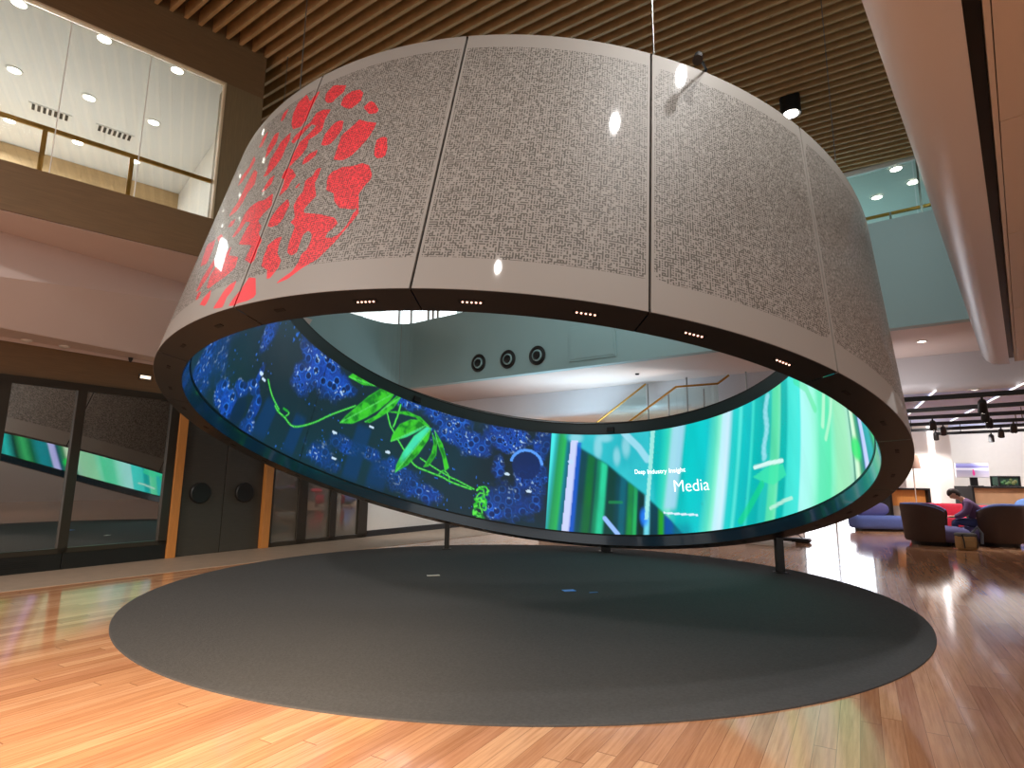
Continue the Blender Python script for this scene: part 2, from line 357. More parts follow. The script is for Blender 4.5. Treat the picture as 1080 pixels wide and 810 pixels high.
# timber double door between orange posts
d2 = MB()
lbox(d2, 2.36, 2.52, .006, HZ, -.06, .10); lbox(d2, 4.30, 4.48, .006, HZ, -.06, .10)
D2 = struct(d2.build('door_2', M_orange, bevel=.006))
for a0, a1 in ((2.53, 3.418), (3.432, 4.29)):
    g = MB(); lbox(g, a0, a1, .012, HZ - .005, -.05, .0); lf = g.build('door_leaf', M_darkwood, D2)
    ac = 2.92 if a0 < 3 else 3.86
    g = MB(); g.lathe([(.0, .0), (.20, .0), (.20, .05), (.185, .065), (0, .066)], lw(ac, 1.18, .001), 40, ax=NL)
    g.build('round_pull', M_charcoal, lf, smooth=True)
# glazed screen beyond
d3 = MB()
for a0, a1 in ((4.48, 4.56), (5.20, 5.46), (6.13, 6.33), (7.04, 7.36)): lbox(d3, a0, a1, .006, HZ)
lbox(d3, 4.48, 7.36, .006, .10); lbox(d3, 4.48, 7.36, 2.94, HZ)
W2 = struct(d3.build('window_2', M_frame, bevel=.006))
for a0, a1 in ((4.56, 5.20), (5.46, 6.13), (6.33, 7.04)):
    g = MB(); lbox(g, a0, a1, .10, 2.94, -.012, .012); g.build('glass_pane', M_greyglass, W2)

b = MB(); b.hexa([lw(-24, 0), lw(-8, 0), lw(-8, 0, -.3), lw(-24, 0, -.3), lw(-24, 9), lw(-8, 9), lw(-8, 9, -.3), lw(-24, 9, -.3)]); struct(b.build('wall_left_rear', M_greywood))
# --- left soffit and pink bulkhead below the gallery
def ext(a, b_, s0, s1): d = (b_ - a); return a + d * s0, a + d * s1
bb0, bb1 = ext(on_z(0, 345, 3.6), on_z(164, 376.7, 3.6), -2.2, 2.2)
bt0, bt1 = ext(on_z(0, 243, 4.95), on_z(200, 300, 4.95), -1.8, 2.0)
b = MB(); b.hexa([bb0, bb1, bb1 - NL * .25, bb0 - NL * .25, bt0, bt1, bt1 - NL * .25, bt0 - NL * .25]); struct(b.build('wall_left_bulkhead', M_pinkwall))
bc0, bc1 = bb0 - NL * .012 - Z * .006, bb1 - NL * .012 - Z * .006
b = MB(); b.hexa([bc0, bc1, lw(11, SZ - .006, -.3), lw(-7, SZ - .006, -.3), bc0 + Z * .12, bc1 + Z * .12, lw(11, SZ + .12, -.3), lw(-7, SZ + .12, -.3)]); struct(b.build('ceiling_left_soffit', M_pinkwall))

b = MB(); b.hexa([lw(-8, 3.536, .01), lw(7.36, 3.536, .01), lw(7.36, 3.536, -.3), lw(-8, 3.536, -.3), lw(-8, 3.592, .01), lw(7.36, 3.592, .01), lw(7.36, 3.592, -.3), lw(-8, 3.592, -.3)]); struct(b.build('trim_1', M_pinkwall))
b = MB(); e_ = NL * .006; b.hexa([bb0 + Z * .012, bb1 + Z * .012, bb1 + e_ + Z * .012, bb0 + e_ + Z * .012, bb0 + Z * .04, bb1 + Z * .04, bb1 + e_ + Z * .04, bb0 + e_ + Z * .04]); struct(b.build('trim_painted_shadow', mat('painted_shadow_gap', (58, 44, 40), .8)))  # thin dark strip painted in place of a shaded gap under the bulkhead

# --- timber gallery box, upper left
F0 = V(-6.76, 7.08, 0); UF = V(.7444, .6677, 0); NF = V(-.6677, .7444, 0)           # NF points away from the hall
FB, FS, FH, FT = 4.95, 5.63, 8.08, 9.7
def fp(a, z, o=0.): return F0 + UF * a + NF * o + Z * z
def fbox(mb, a0, a1, z0, z1, o0=0., o1=.4, mi=0):
    return mb.hexa([fp(a0, z0, o0), fp(a1, z0, o0), fp(a1, z0, o1), fp(a0, z0, o1), fp(a0, z1, o0), fp(a1, z1, o0), fp(a1, z1, o1), fp(a0, z1, o1)], mi)
b = MB(); fbox(b, -6, 3.12, FB, FS); struct(b.build('wall_gallery_fascia', M_greywood))
b = MB(); fbox(b, -6, 3.11, FB - .012, FB - .001, .03, 1.9); struct(b.build('ceiling_gallery_underside', M_pinkwall))
b = MB(); fbox(b, -6, 3.12, FH, FT, 0, .06); struct(b.build('wall_gallery_header', M_greywood))
b = MB(); fbox(b, 2.52, 3.12, FS, FH); fbox(b, 2.95, 3.12, FS - .3, FT, .4, 5.2); struct(b.build('wall_gallery_pier', M_greywood_v))
b = MB(); fbox(b, -6, 2.95, FS - .2, FS - .02, .4, 5.2); struct(b.build('floor_gallery', M_ceil))
b = MB(); fbox(b, -6, 2.95, 8.10, 8.25, .061, 5.2); struct(b.build('ceiling_gallery', M_ceil))
b = MB(); fbox(b, -6, 2.95, FS - .19, 8.09, 4.95, 5.2); struct(b.build('wall_gallery_back', M_palewood))
b = MB(); fbox(b, 2.86, 2.949, FS - .02, 8.09, .4, 4.94); struct(b.build('wall_gallery_side', M_white))
b = MB(); fbox(b, 2.485, 2.519, FS, FH, -.012, .10); fbox(b, -6, 2.519, FH - .03, FH, -.012, .10)
W1 = struct(b.build('window_1', mat('pale_window_trim', (206, 190, 160), .35), bevel=.004))
for a0, a1 in ((-5.9, -3.1), (-3.09, -.58), (-.57, .425), (.435, 1.425), (1.435, 2.465)):
    g = MB(); fbox(g, a0, a1, FS, FH - .05, .035, .055); g.build('glass_pane', M_glass, W1)
for a0 in (-.575, .43, 1.43):
    g = MB(); fbox(g, a0 - .006, a0 + .006, FS, FH - .05, .028, .062); g.build('glass_joint', M_lightstrip if False else M_white, W1)
# balustrade rail behind the glass
P1, P2 = on_plane(0, 118, fp(0, 0, .35), NF), on_plane(222, 187, fp(0, 0, .35), NF)
zr = (P1[2] + P2[2]) / 2
r = thing('gallery_railing', 'brass handrail on posts behind the upper left gallery glass', 'railing', tuple(fp(0, FS, .45)))
g = MB(); fbox(g, -5.8, 2.78, zr - .035, zr + .035, .43, .47); g.build('handrail', M_gold, r, bevel=.01)
for px, py in ((46, 150), (137, 185)):
    a_ = (on_plane(px, py, fp(0, 0, .45), NF) - F0) @ UF
    g = MB(); fbox(g, a_ - .03, a_ + .03, FS - .02, zr - .035, .435, .465); g.build('post', M_gold, r)
# gallery downlights and vents
rows = [('nearest the window head', ((20, 3), (110, 41), (187, 74))), ('in the middle row', ((15, 74), (94, 103), (162, 129))), ('in the back row', ((10, 127), (82, 150), (142, 170)))]
def downlight(name, label, c, r=.11, group=None, up=(0, 0, 1), m=None):
    t = thing(name, label, 'downlight', tuple(c), 0, group); c = np.array(c)
    g = MB(); g.lathe([(r * .82, .0), (r * 1.15, -.0), (r * 1.18, -.012), (r * .86, -.014)], c, 28); g.build('trim_ring', M_white, t, smooth=True)
    g = MB(); g.lathe([(0, -.006), (r * .82, -.006), (r * .8, -.001), (0, -.001)], c, 28); g.build('lamp_disc', m or M_lit, t)
    return t
for rn, pts in rows:
    for (px, py), side in zip(pts, ('left', 'middle', 'right')):
        c = on_z(px, py, 8.095)
        downlight('ceiling_downlight', 'round gallery ceiling downlight %s, the %s one of its row' % (rn, side), c, .105, 'downlights in the upper left gallery')
for (px, py), lb in (((53, 118), 'slotted air vent in gallery ceiling, left of the two'), ((121, 140), 'slotted air vent in gallery ceiling, right of the two')):
    c = on_z(px, py, 8.095); t = thing('ceiling_vent', lb, 'air vent', tuple(c))
    g = MB(); g.box(c - Z * .006, (.62, .26, .012), UF); g.build('vent_frame', M_white, t)
    g = MB()
    for k in range(7): g.box(c - Z * .014 + UF * (k - 3) * .08, (.045, .22, .006), UF)
    g.build('vent_slots', M_charcoal, t)

# --- slatted timber ceiling of the tall hall
SD = V(-.80551109, .59032183, .05169164); UP = V(.59, .807, 0); UP /= np.linalg.norm(UP)
C0 = on_plane(283, 62, fp(0, 0, 0), NF); NC = np.cross(UP, SD); NC /= np.linalg.norm(NC); NC = NC if NC[2] > 0 else -NC
cu = C0 @ UP; b = MB(); PITCH = .2085; u0 = 14.35
k = 0
while u0 - k * PITCH > -3.0:
    o = C0 + UP * (u0 - k * PITCH - cu) + NC * .13
    lo, hi = -16.5, 14
    b.box(o + SD * (lo + hi) / 2, (hi - lo, .05, .26), SD, up=NC); k += 1
struct(b.build('ceiling_timber_slats', M_slat))
b = MB(); o = C0 + NC * .62 + UP * ((u0 - 3) / 2 - cu); b.box(o + SD * (-1.5), (31, u0 + 3.6, .1), SD, up=NC); struct(b.build('ceiling_void_lining', M_void))

# --- far gallery: grey upstand, its soffit, cross bulkhead, rooms beyond
W0 = V(-3.40, 19.01, 0); UW = V(.801743, -.597669, 0); NW = V(.597669, .801743, 0)
def wp(a, z, o=0.): return W0 + UW * a + NW * o + Z * z
def wbox(mb, a0, a1, z0, z1, o0, o1, mi=0):
    return mb.hexa([wp(a0, z0, o0), wp(a1, z0, o0), wp(a1, z0, o1), wp(a0, z0, o1), wp(a0, z1, o0), wp(a1, z1, o0), wp(a1, z1, o1), wp(a0, z1, o1)], mi)
WT = 6.74
b = MB()
prof = [(-.6, 17.0), (-.6, 1.6)]
path = [wp(a, 0, 0) for a in (16.5, 12, 8, 4, 0.1)]
arc_c = wp(0.1, 0, -.9)
path += [arc_c + .9 * (NW * math.cos(t) - UW * math.sin(t)) for t in np.linspace(.1, PI / 2, 10)]
path += [path[-1] - NW * q for q in (2, 4, 6, 8.5)]
inn = []
for i, q in enumerate(path):
    t = path[min(i + 1, len(path) - 1)] - path[max(i - 1, 0)]; t /= np.linalg.norm(t); nn_ = np.cross(t, Z); inn.append(q + nn_ * .25)
G = [[q + Z * 4.5, q + Z * WT, i_ + Z * WT, i_ + Z * 4.5, q + Z * 4.5] for q, i_ in zip(path, inn)]
b.grid(G); struct(b.build('wall_far_upstand', M_grey, smooth=False))
b = MB(); wbox(b, -9, 16.5, 4.5, 4.6, .26, 3.5); struct(b.build('ceiling_far_soffit', M_pinkwall))
b = MB(); wbox(b, -9, 16.5, 6.5, WT - .06, .26, 7.2); struct(b.build('floor_far_gallery', M_grey))
b = MB()
prof = [(0, 4.52), (0, 3.86), (.03, 3.76), (.10, 3.69), (.22, 3.65), (.35, 3.65), (.35, 4.52)]
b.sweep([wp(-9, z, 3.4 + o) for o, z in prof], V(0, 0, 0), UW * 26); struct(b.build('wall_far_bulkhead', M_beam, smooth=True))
b = MB(); wbox(b, -9, 8.5, 3.66, 3.8, 3.76, 16.4); struct(b.build('ceiling_far', M_white))
b = MB(); wbox(b, 8.51, 30, 3.66, 3.8, 3.76, 16.4); struct(b.build('ceiling_lounge', mat('grey_ceiling', (186, 200, 240), .7)))
b = MB(); wbox(b, -9, 31, 0, 3.7, 15.8, 16.1); struct(b.build('wall_far', M_white))
b = MB(); c0 = (V(15.07, 21.55, 0) - W0) @ UW; wbox(b, c0 - .35, c0 + 1.1, 0, 3.66, 13.1, 15.8); struct(b.build('wall_far_column', M_white))
b = MB(); wbox(b, c0 + .45, c0 + .62, .1, 3.6, 13.06, 13.098); struct(b.build('trim_light_slot', M_lightstrip))
q0 = on_plane(842, 470, wp(0, 0, 15.8), NW); q1 = on_plane(912, 470, wp(0, 0, 15.8), NW); a0, a1 = (q0 - W0) @ UW, (q1 - W0) @ UW
b = MB(); wbox(b, a0, a1, .02, 3.4, 15.72, 15.798); W5 = struct(b.build('assumed_glow_panel', mat('assumed_panel_glow', (255, 255, 255), .5, emit=(240, 246, 255), strength=3.2)))  # assumed glowing panel hidden behind the drum, added for the white floor reflection
for a_ in (a0, (a0 + a1) / 2, a1):
    g = MB(); wbox(g, a_ - .04, a_ + .04, .02, 3.4, 15.66, 15.719); g.build('mullion', M_steel, W5)  # upright bars made up along with the assumed panel
b = MB(); wbox(b, 31, 31.3, 0, 9, -8, 16.4); struct(b.build('wall_right', M_white))
# far gallery room above
b = MB(); wbox(b, -9, 30, WT - .1, 9.2, 7.2, 7.5); struct(b.build('wall_far_gallery', M_white))
b = MB(); wbox(b, -9, 30, 8.38, 8.5, 1.05, 7.5); struct(b.build('ceiling_far_gallery', M_ceil))
b = MB(); wbox(b, -6.5, 0.6, WT - .05, 8.3, 2.0, 2.08); W4 = struct(b.build('window_3', M_litwin))
for a_ in (-2.9, -2.2, -1.25, -1.0, -.75, .55):
    g = MB(); wbox(g, a_ - .05, a_ + .05, WT - .05, 8.3, 1.93, 1.999); g.build('mullion', M_steel, W4)
# glass balustrade on the upstand
r = thing('gallery_balustrade', 'glass balustrade with brass rail on the far grey upstand', 'railing', tuple(wp(13, WT, .12)))
for k in range(8):
    a0 = 1.9 + k * 1.75; g = MB(); wbox(g, a0 + .01, a0 + 1.74, WT, WT + 1.15, .10, .115); g.build('glass_panel', M_teal_glass, r)
g = MB(); wbox(g, 1.9, 16, WT + .16, WT + .22, .16, .22); g.build('handrail', M_gold, r, bevel=.01)
for a_ in (13.7, 14.22):
    g = MB(); wbox(g, a_ - .018, a_ + .018, WT, WT + (1.25 if a_ > 14 else .2), .12, .155); g.build('post', M_steel, r)
for i, (px, py) in enumerate(((925, 208), (945, 178), (963, 192))):
    c = on_z(px, py, 8.37); downlight('ceiling_downlight', ('far gallery downlight closest to the drum, over the brass rail', 'far gallery downlight just under the timber slats', 'far gallery downlight beside the steel post')[i], c, .13, 'downlights in the far gallery')
# jet diffusers and access panel on the upstand
for i, px in enumerate((505, 536, 567)):
    py = (383, 379, 375)[i]; c = on_plane(px, py, W0, NW)
    t = thing('jet_diffuser', ('dark round air nozzle on grey upstand, leftmost of three', 'dark round air nozzle on grey upstand, middle of three', 'dark round air nozzle on grey upstand, nearest the square panel')[i], 'air vent', tuple(c), 0, 'round air nozzles')
    g = MB(); g.lathe([(.17, .001), (.27, .001), (.28, .03), (.23, .06), (.17, .03)], c, 36, ax=-NW); g.build('outer_ring', M_charcoal, t, smooth=True)
    g = MB(); g.lathe([(.13, .001), (.165, .001), (.165, .05), (.13, .07)], c, 32, ax=-NW); g.build('middle_ring', M_grey, t, smooth=True)
    g = MB(); g.lathe([(0, .001), (.12, .001), (.10, .08), (.05, .10), (0, .10)], c, 28, ax=-NW); g.build('nozzle_core', M_charcoal, t, smooth=True)
b = MB(); wbox(b, 6.18, 7.6, 4.66, 5.62, -.03, -.001); wbox(b, 6.24, 7.54, 4.72, 5.56, -.045, -.03); struct(b.build('trim_access_panel', M_grey, bevel=.006))

# --- right bulkhead over the viewer: rounded beam, dark slot, panelled soffit
A0 = V(1.48, 2.21, 0); UA = V(.663, .749, 0); NA = V(.749, -.663, 0)          # NA points to the right
def ap(s_, o, z): return A0 + UA * s_ + NA * o + Z * z
prof = [(.0, 4.4), (-.02, 3.95), (0, 3.80), (.05, 3.69), (.13, 3.62), (.22, 3.60), (.36, 3.60), (.36, 3.85), (.60, 3.85), (.60, 4.4)]
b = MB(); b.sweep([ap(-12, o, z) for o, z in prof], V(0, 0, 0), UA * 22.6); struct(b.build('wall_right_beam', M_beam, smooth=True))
b = MB(); b.hexa([ap(-12, .361, 3.70), ap(10.6, .361, 3.70), ap(10.6, .425, 3.70), ap(-12, .425, 3.70), ap(-12, .361, 3.84), ap(10.6, .361, 3.84), ap(10.6, .425, 3.84), ap(-12, .425, 3.84)]); struct(b.build('trim_dark_slot', M_black))
b = MB()
b.hexa([ap(-12, .43, 3.60), ap(10.4, .43, 3.60), ap(10.4, .455, 3.60), ap(-12, .455, 3.60), ap(-12, .43, 3.84), ap(10.4, .43, 3.84), ap(10.4, .455, 3.84), ap(-12, .455, 3.84)])
js = [-12, -9, -6, -3, .0, 1.55, 3.6, 6.4, 8.6, 10.4]
for s0, s1 in zip(js, js[1:]):
    for o0, o1 in ((.46, 2.4), (2.41, 4.4), (4.41, 14)):
        b.hexa([ap(s0 + .005, o0, 3.6), ap(s1 - .005, o0, 3.6), ap(s1 - .005, o1, 3.6), ap(s0 + .005, o1, 3.6), ap(s0 + .005, o0, 3.7), ap(s1 - .005, o0, 3.7), ap(s1 - .005, o1, 3.7), ap(s0 + .005, o1, 3.7)])
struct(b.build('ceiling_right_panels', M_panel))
b = MB(); b.hexa([ap(-12, .1, 4.25), ap(12.6, .1, 4.25), ap(12.6, 14, 4.25), ap(-12, 14, 4.25), ap(-12, .1, 4.38), ap(12.6, .1, 4.38), ap(12.6, 14, 4.38), ap(-12, 14, 4.38)]); struct(b.build('ceiling_right_slab', M_grey))

# ================================================================== THE TILTED DISPLAY DRUM
RB = V(.103, 8.410, 1.555); RA_ = V(.90298531, -.42967142, 0); RB_ = V(.41097592, .86369538, -.2917689); RN = V(.12536476, .26346303, .95648884)
def rim(r, h, ox=0., oy=0., wv=0.):
    def f(t):
        t = np.atleast_1d(np.asarray(t, float))
        return RB + h * RN + ox * RA_ + oy * RB_ + r * (np.outer(np.cos(t), RA_) + np.outer(np.sin(t), RB_)) + wv * np.outer(np.cos(2 * t), RN)
    return f
OB = rim(4.748, 0, 0, 0, .072); OT = rim(4.715, 2.751, -.061, -.028)        # outer skin, low and high rims
IB = rim(4.455, 0, 0, 0, .072); IT = rim(4.085, 2.428, -.049, -.073)        # inner wall, low and high rims
def surf(lo, hi, t, s_, off=0.):
    """points on the drum wall; off moves towards the drum's axis"""
    t = np.atleast_1d(np.asarray(t, float)); s_ = np.broadcast_to(np.asarray(s_, float), t.shape)[:, None]
    P = lo(t) * (1 - s_) + hi(t) * s_
    return P - off * (np.outer(np.cos(t), RA_) + np.outer(np.sin(t), RB_))
TAU = 2 * PI
drum = thing('display_drum', 'huge tilted grey perforated drum with a glowing screen lining its inside', 'display')
# emblem patches: (angle, height fraction) outlines
EMBLEM = [[(4.653,0.84),(4.649,0.875),(4.665,0.905),(4.705,0.875),(4.705,0.84),(4.689,0.825),(4.681,0.805),(4.665,0.815)],
[(4.709,0.775),(4.709,0.815),(4.729,0.83),(4.749,0.825),(4.761,0.8),(4.761,0.76),(4.741,0.735),(4.725,0.75)],
[(4.773,0.725),(4.785,0.75),(4.797,0.735),(4.813,0.695),(4.809,0.68),(4.793,0.685)],
[(4.56,0.795),(4.548,0.86),(4.552,0.915),(4.576,0.935),(4.601,0.875),(4.617,0.915),(4.625,0.905),(4.617,0.84),(4.613,0.78),(4.605,0.745),(4.576,0.755)],
[(4.5,0.87),(4.496,0.91),(4.516,0.92),(4.516,0.875),(4.508,0.855)],
[(4.633,0.745),(4.641,0.785),(4.661,0.785),(4.685,0.77),(4.677,0.725),(4.681,0.675),(4.669,0.66),(4.649,0.65),(4.653,0.615),(4.645,0.585),(4.617,0.545),(4.613,0.6),(4.621,0.655),(4.641,0.68),(4.657,0.71),(4.641,0.73),(4.621,0.7),(4.601,0.665),(4.588,0.685),(4.596,0.71),(4.613,0.73)],
[(4.693,0.6),(4.693,0.645),(4.705,0.68),(4.717,0.695),(4.733,0.685),(4.737,0.645),(4.729,0.61),(4.717,0.585),(4.701,0.59)],
[(4.741,0.51),(4.741,0.55),(4.741,0.615),(4.761,0.645),(4.773,0.67),(4.793,0.65),(4.817,0.635),(4.813,0.595),(4.805,0.56),(4.793,0.53),(4.781,0.505),(4.765,0.495),(4.745,0.505)],
[(4.833,0.49),(4.829,0.53),(4.829,0.56),(4.841,0.565),(4.849,0.56),(4.857,0.51),(4.857,0.475),(4.841,0.475)],
[(4.657,0.53),(4.657,0.56),(4.669,0.575),(4.689,0.58),(4.689,0.555),(4.673,0.535)],
[(4.749,0.38),(4.741,0.435),(4.749,0.455),(4.769,0.465),(4.793,0.46),(4.813,0.465),(4.829,0.45),(4.841,0.41),(4.841,0.39),(4.833,0.37),(4.825,0.34),(4.833,0.29),(4.825,0.28),(4.805,0.29),(4.793,0.295),(4.777,0.325),(4.769,0.36),(4.753,0.375)],
[(4.717,0.485),(4.717,0.475),(4.717,0.45),(4.713,0.425),(4.729,0.365),(4.717,0.34),(4.709,0.32),(4.713,0.305),(4.753,0.285),(4.789,0.26),(4.801,0.235),(4.793,0.22),(4.785,0.21),(4.781,0.19),(4.797,0.185),(4.809,0.195),(4.821,0.23),(4.825,0.265),(4.833,0.285),(4.837,0.265),(4.829,0.235),(4.817,0.2),(4.805,0.165),(4.781,0.115),(4.753,0.09),(4.729,0.06),(4.705,0.05),(4.709,0.06),(4.733,0.085),(4.741,0.115),(4.741,0.145),(4.749,0.15),(4.753,0.19),(4.749,0.215),(4.737,0.23),(4.729,0.215),(4.729,0.175),(4.729,0.15),(4.717,0.145),(4.705,0.16),(4.701,0.195),(4.701,0.235),(4.701,0.26),(4.685,0.28),(4.693,0.295),(4.677,0.35),(4.681,0.38),(4.689,0.4),(4.685,0.45),(4.701,0.46),(4.705,0.49)],
[(4.621,0.295),(4.621,0.325),(4.633,0.365),(4.653,0.39),(4.665,0.36),(4.661,0.31),(4.653,0.285),(4.633,0.285)],
[(4.528,0.565),(4.532,0.595),(4.528,0.645),(4.54,0.69),(4.544,0.72),(4.572,0.745),(4.58,0.7),(4.576,0.66),(4.576,0.62),(4.564,0.585),(4.544,0.56)],
[(4.605,0.505),(4.605,0.53),(4.613,0.55),(4.633,0.525),(4.653,0.485),(4.641,0.47),(4.641,0.44),(4.621,0.415),(4.621,0.46),(4.617,0.495)],
[(4.548,0.48),(4.552,0.505),(4.56,0.535),(4.576,0.54),(4.576,0.5),(4.56,0.48)],
[(4.661,0.425),(4.665,0.44),(4.673,0.45),(4.673,0.43)],
[(4.5,0.675),(4.488,0.735),(4.496,0.8),(4.516,0.795),(4.524,0.74),(4.516,0.705)],
[(4.428,0.8),(4.428,0.855),(4.448,0.87),(4.452,0.84),(4.448,0.78)],
[(4.388,0.64),(4.388,0.69),(4.416,0.71),(4.42,0.765),(4.444,0.72),(4.436,0.68),(4.412,0.64)],
[(4.424,0.46),(4.44,0.505),(4.448,0.55),(4.452,0.6),(4.464,0.655),(4.488,0.62),(4.5,0.555),(4.48,0.525),(4.476,0.49),(4.46,0.46)],
[(4.448,0.395),(4.452,0.42),(4.476,0.415),(4.472,0.385)],
[(4.496,0.32),(4.508,0.36),(4.512,0.41),(4.524,0.435),(4.552,0.44),(4.572,0.43),(4.596,0.445),(4.609,0.385),(4.592,0.365),(4.58,0.34),(4.601,0.305),(4.601,0.275),(4.621,0.24),(4.617,0.21),(4.621,0.165),(4.613,0.155),(4.588,0.18),(4.592,0.235),(4.54,0.265),(4.544,0.31),(4.552,0.35),(4.532,0.365),(4.524,0.335),(4.508,0.315)],
[(4.649,0.13),(4.645,0.16),(4.645,0.21),(4.661,0.23),(4.677,0.23),(4.677,0.19),(4.681,0.165),(4.697,0.135),(4.697,0.11),(4.685,0.075),(4.677,0.075),(4.669,0.11)],
[(4.592,0.01),(4.601,0.035),(4.613,0.06),(4.625,0.1),(4.645,0.09),(4.665,0.02),(4.645,0.01),(4.625,0.01),(4.609,0.005)],
[(4.54,0.02),(4.548,0.045),(4.556,0.08),(4.568,0.095),(4.588,0.105),(4.588,0.07),(4.576,0.045),(4.576,0.01)],
[(4.472,0.13),(4.464,0.185),(4.484,0.23),(4.512,0.275),(4.516,0.235),(4.56,0.205),(4.564,0.16),(4.54,0.14),(4.512,0.13),(4.484,0.12)],
[(4.36,0.285),(4.344,0.335),(4.323,0.41),(4.396,0.38),(4.408,0.32),(4.408,0.265)],
[(4.416,0.145),(4.42,0.2),(4.44,0.245),(4.46,0.285),(4.464,0.23),(4.452,0.175),(4.432,0.14)],
[(4.472,0.065),(4.48,0.09),(4.5,0.11),(4.508,0.075),(4.504,0.045)],
[(4.436,0.1),(4.432,0.135),(4.452,0.125),(4.452,0.095)],
[(4.392,0.395),(4.428,0.38),(4.444,0.355),(4.432,0.34)],
[(4.42,0.47),(4.432,0.5),(4.452,0.51),(4.46,0.46)]]

def sdf(poly, x, y):
    p = np.array(poly); d2 = np.full(x.shape, 1e9); ins = np.zeros(x.shape, bool); n = len(p)
    for i in range(n):
        ax, ay = p[i]; bx, by = p[(i + 1) % n]; ex, ey = bx - ax, by - ay
        h = np.clip(((x - ax) * ex + (y - ay) * ey) / (ex * ex + ey * ey + 1e-12), 0, 1)
        d2 = np.minimum(d2, (x - ax - h * ex) ** 2 + (y - ay - h * ey) ** 2)
        c = ((ay > y) != (by > y)) & (x < ex * (y - ay) / (ey if ey else 1e-12) + ax); ins ^= c
    return np.sqrt(d2) * np.where(ins, 1, -1)
RR, HH = 4.73, 2.751
EMB_M = [[(t * RR, s_ * HH) for t, s_ in poly] for poly in EMBLEM]
seams = [4.613, 4.963, 5.323, 5.688]
rest = np.linspace(5.688, 4.613 + TAU, 15)
edges = seams + list(rest[1:])
for k in range(len(edges) - 1):
    t0, t1 = edges[k] + .0022, edges[k + 1] - .0022
    c0 = t0 % TAU
    emb = (3.4 < c0 < 4.99)
    nu, nv = (70, 110) if emb else (24, 16)
    t = np.linspace(t0, t1, nu + 1); s_ = np.linspace(0, 1, nv + 1)
    T_, S_ = np.meshgrid(t, s_, indexing='ij'); tf, sf = T_.ravel(), S_.ravel()
    P = surf(OB, OT, tf, sf); mb = MB(); mb.grid(P.reshape(nu + 1, nv + 1, 3))
    o = mb.build('outer_panel', M_skin, drum, recalc=False); me = o.data
    me.polygons.foreach_set('use_smooth', [True] * len(me.polygons))
    x = (tf % TAU) * RR; y = sf * HH
    uv = me.attributes.new('skin_uv', 'FLOAT_VECTOR', 'POINT'); uv.data.foreach_set('vector', np.stack([tf * RR, y, 0 * y], 1).astype(np.float32).ravel())
    pf = np.minimum(np.minimum(y - .27, 2.58 - y), np.minimum((tf - t0) * RR - .022, (t1 - tf) * RR - .022))
    at = me.attributes.new('perf', 'FLOAT', 'POINT'); at.data.foreach_set('value', pf.astype(np.float32))
    ev = np.full(x.shape, -1.0)
    if emb:
        for poly in EMB_M: ev = np.maximum(ev, sdf(poly, x, y))
    at = me.attributes.new('emblem', 'FLOAT', 'POINT'); at.data.foreach_set('value', ev.astype(np.float32))
    sm = o.modifiers.new('thickness', 'SOLIDIFY'); sm.thickness = .03; sm.offset = -1; es = o.modifiers.new('crisp_edges', 'EDGE_SPLIT'); es.split_angle = math.radians(40)
NSEG = 216
tt = np.linspace(0, TAU, NSEG, endpoint=False)
# dark backing seen in the joints, and the closed top
G = np.stack([surf(OB, OT, tt, .004, .045), surf(OB, OT, tt, .996, .045)], 1); mb = MB(); mb.grid(G, closed=True)
mb.build('backing_shell', M_black, drum, smooth=True)
G = np.stack([OT(tt) - RN * .002, IT(tt) + RN * .03, IT(tt)], 1); mb = MB(); mb.grid(G, closed=True); mb.build('top_cap', M_charcoal, drum)
# dark soffit in segments
gaps = [e for e in edges[:-1]]
for k in range(len(edges) - 1):
    t = np.linspace(edges[k] + .0012, edges[k + 1] - .0012, 17)
    G = np.stack([OB(t) + RN * .06, OB(t) + RN * .004, OB(t) * .985 + IB(t) * .015 - RN * .004, IB(t) * .985 + OB(t) * .015 - RN * .004, IB(t) + RN * .004, IB(t) + RN * .06], 1)
    G[:, 0] = surf(OB, OT, t, .02, .035); mb = MB(); mb.grid(G); mb.build('soffit_segment', M_ringdark, drum)
mid = lambda t, f=.5: OB(t) * (1 - f) + IB(t) * f
for k in range(35):
    t = 4.874 + .17952 * k
    c = mid(t)[0] - RN * .004; tg = (mid(t + .01)[0] - mid(t - .01)[0]); tg /= np.linalg.norm(tg)
    g = MB(); g.box(c, (.20, .045, .010) if 4.7 < t < 5.62 else (.10, .035, .010), tg, up=RN); f_ = g.build('soffit_light', M_black, drum)
    if 4.7 < t < 5.62:
        for j in range(5):
            g = MB(); g.lathe([(0, 0), (.008, 0), (.007, -.006), (0, -.006)], c + tg * (j - 2) * .033 - RN * .005, 10, ax=RN); g.build('led_dot', M_dots, f_)
# inner wall: glossy skirt, screen, dark top band
S0, S1 = .085, .91
def ringband(name, m, s0, s1, off0, off1=None, n=2):
    off1 = off0 if off1 is None else off1; ss = np.linspace(s0, s1, n); oo = np.linspace(off0, off1, n)
    mb = MB(); mb.grid(np.stack([surf(IB, IT, tt, a, o) for a, o in zip(ss, oo)], 1), closed=True); return mb.build(name, m, drum, smooth=True)
ringband('inner_skirt', M_skirt, .0, S0 - .012, 0)
ringband('screen_bezel', M_black, S0 - .012, S0, .004)
ringband('inner_top_band', M_band, S1, 1.0, .0)
for t in (2.62, 1.53):
    c = surf(IB, IT, t, .945, .03)[0]; tg = surf(IB, IT, t + .01, .945)[0] - surf(IB, IT, t - .01, .945)[0]
    g = MB(); g.box(c, (.16, .06, .12), tg, up=RN); g.build('sensor_box', M_black, drum, bevel=.008)
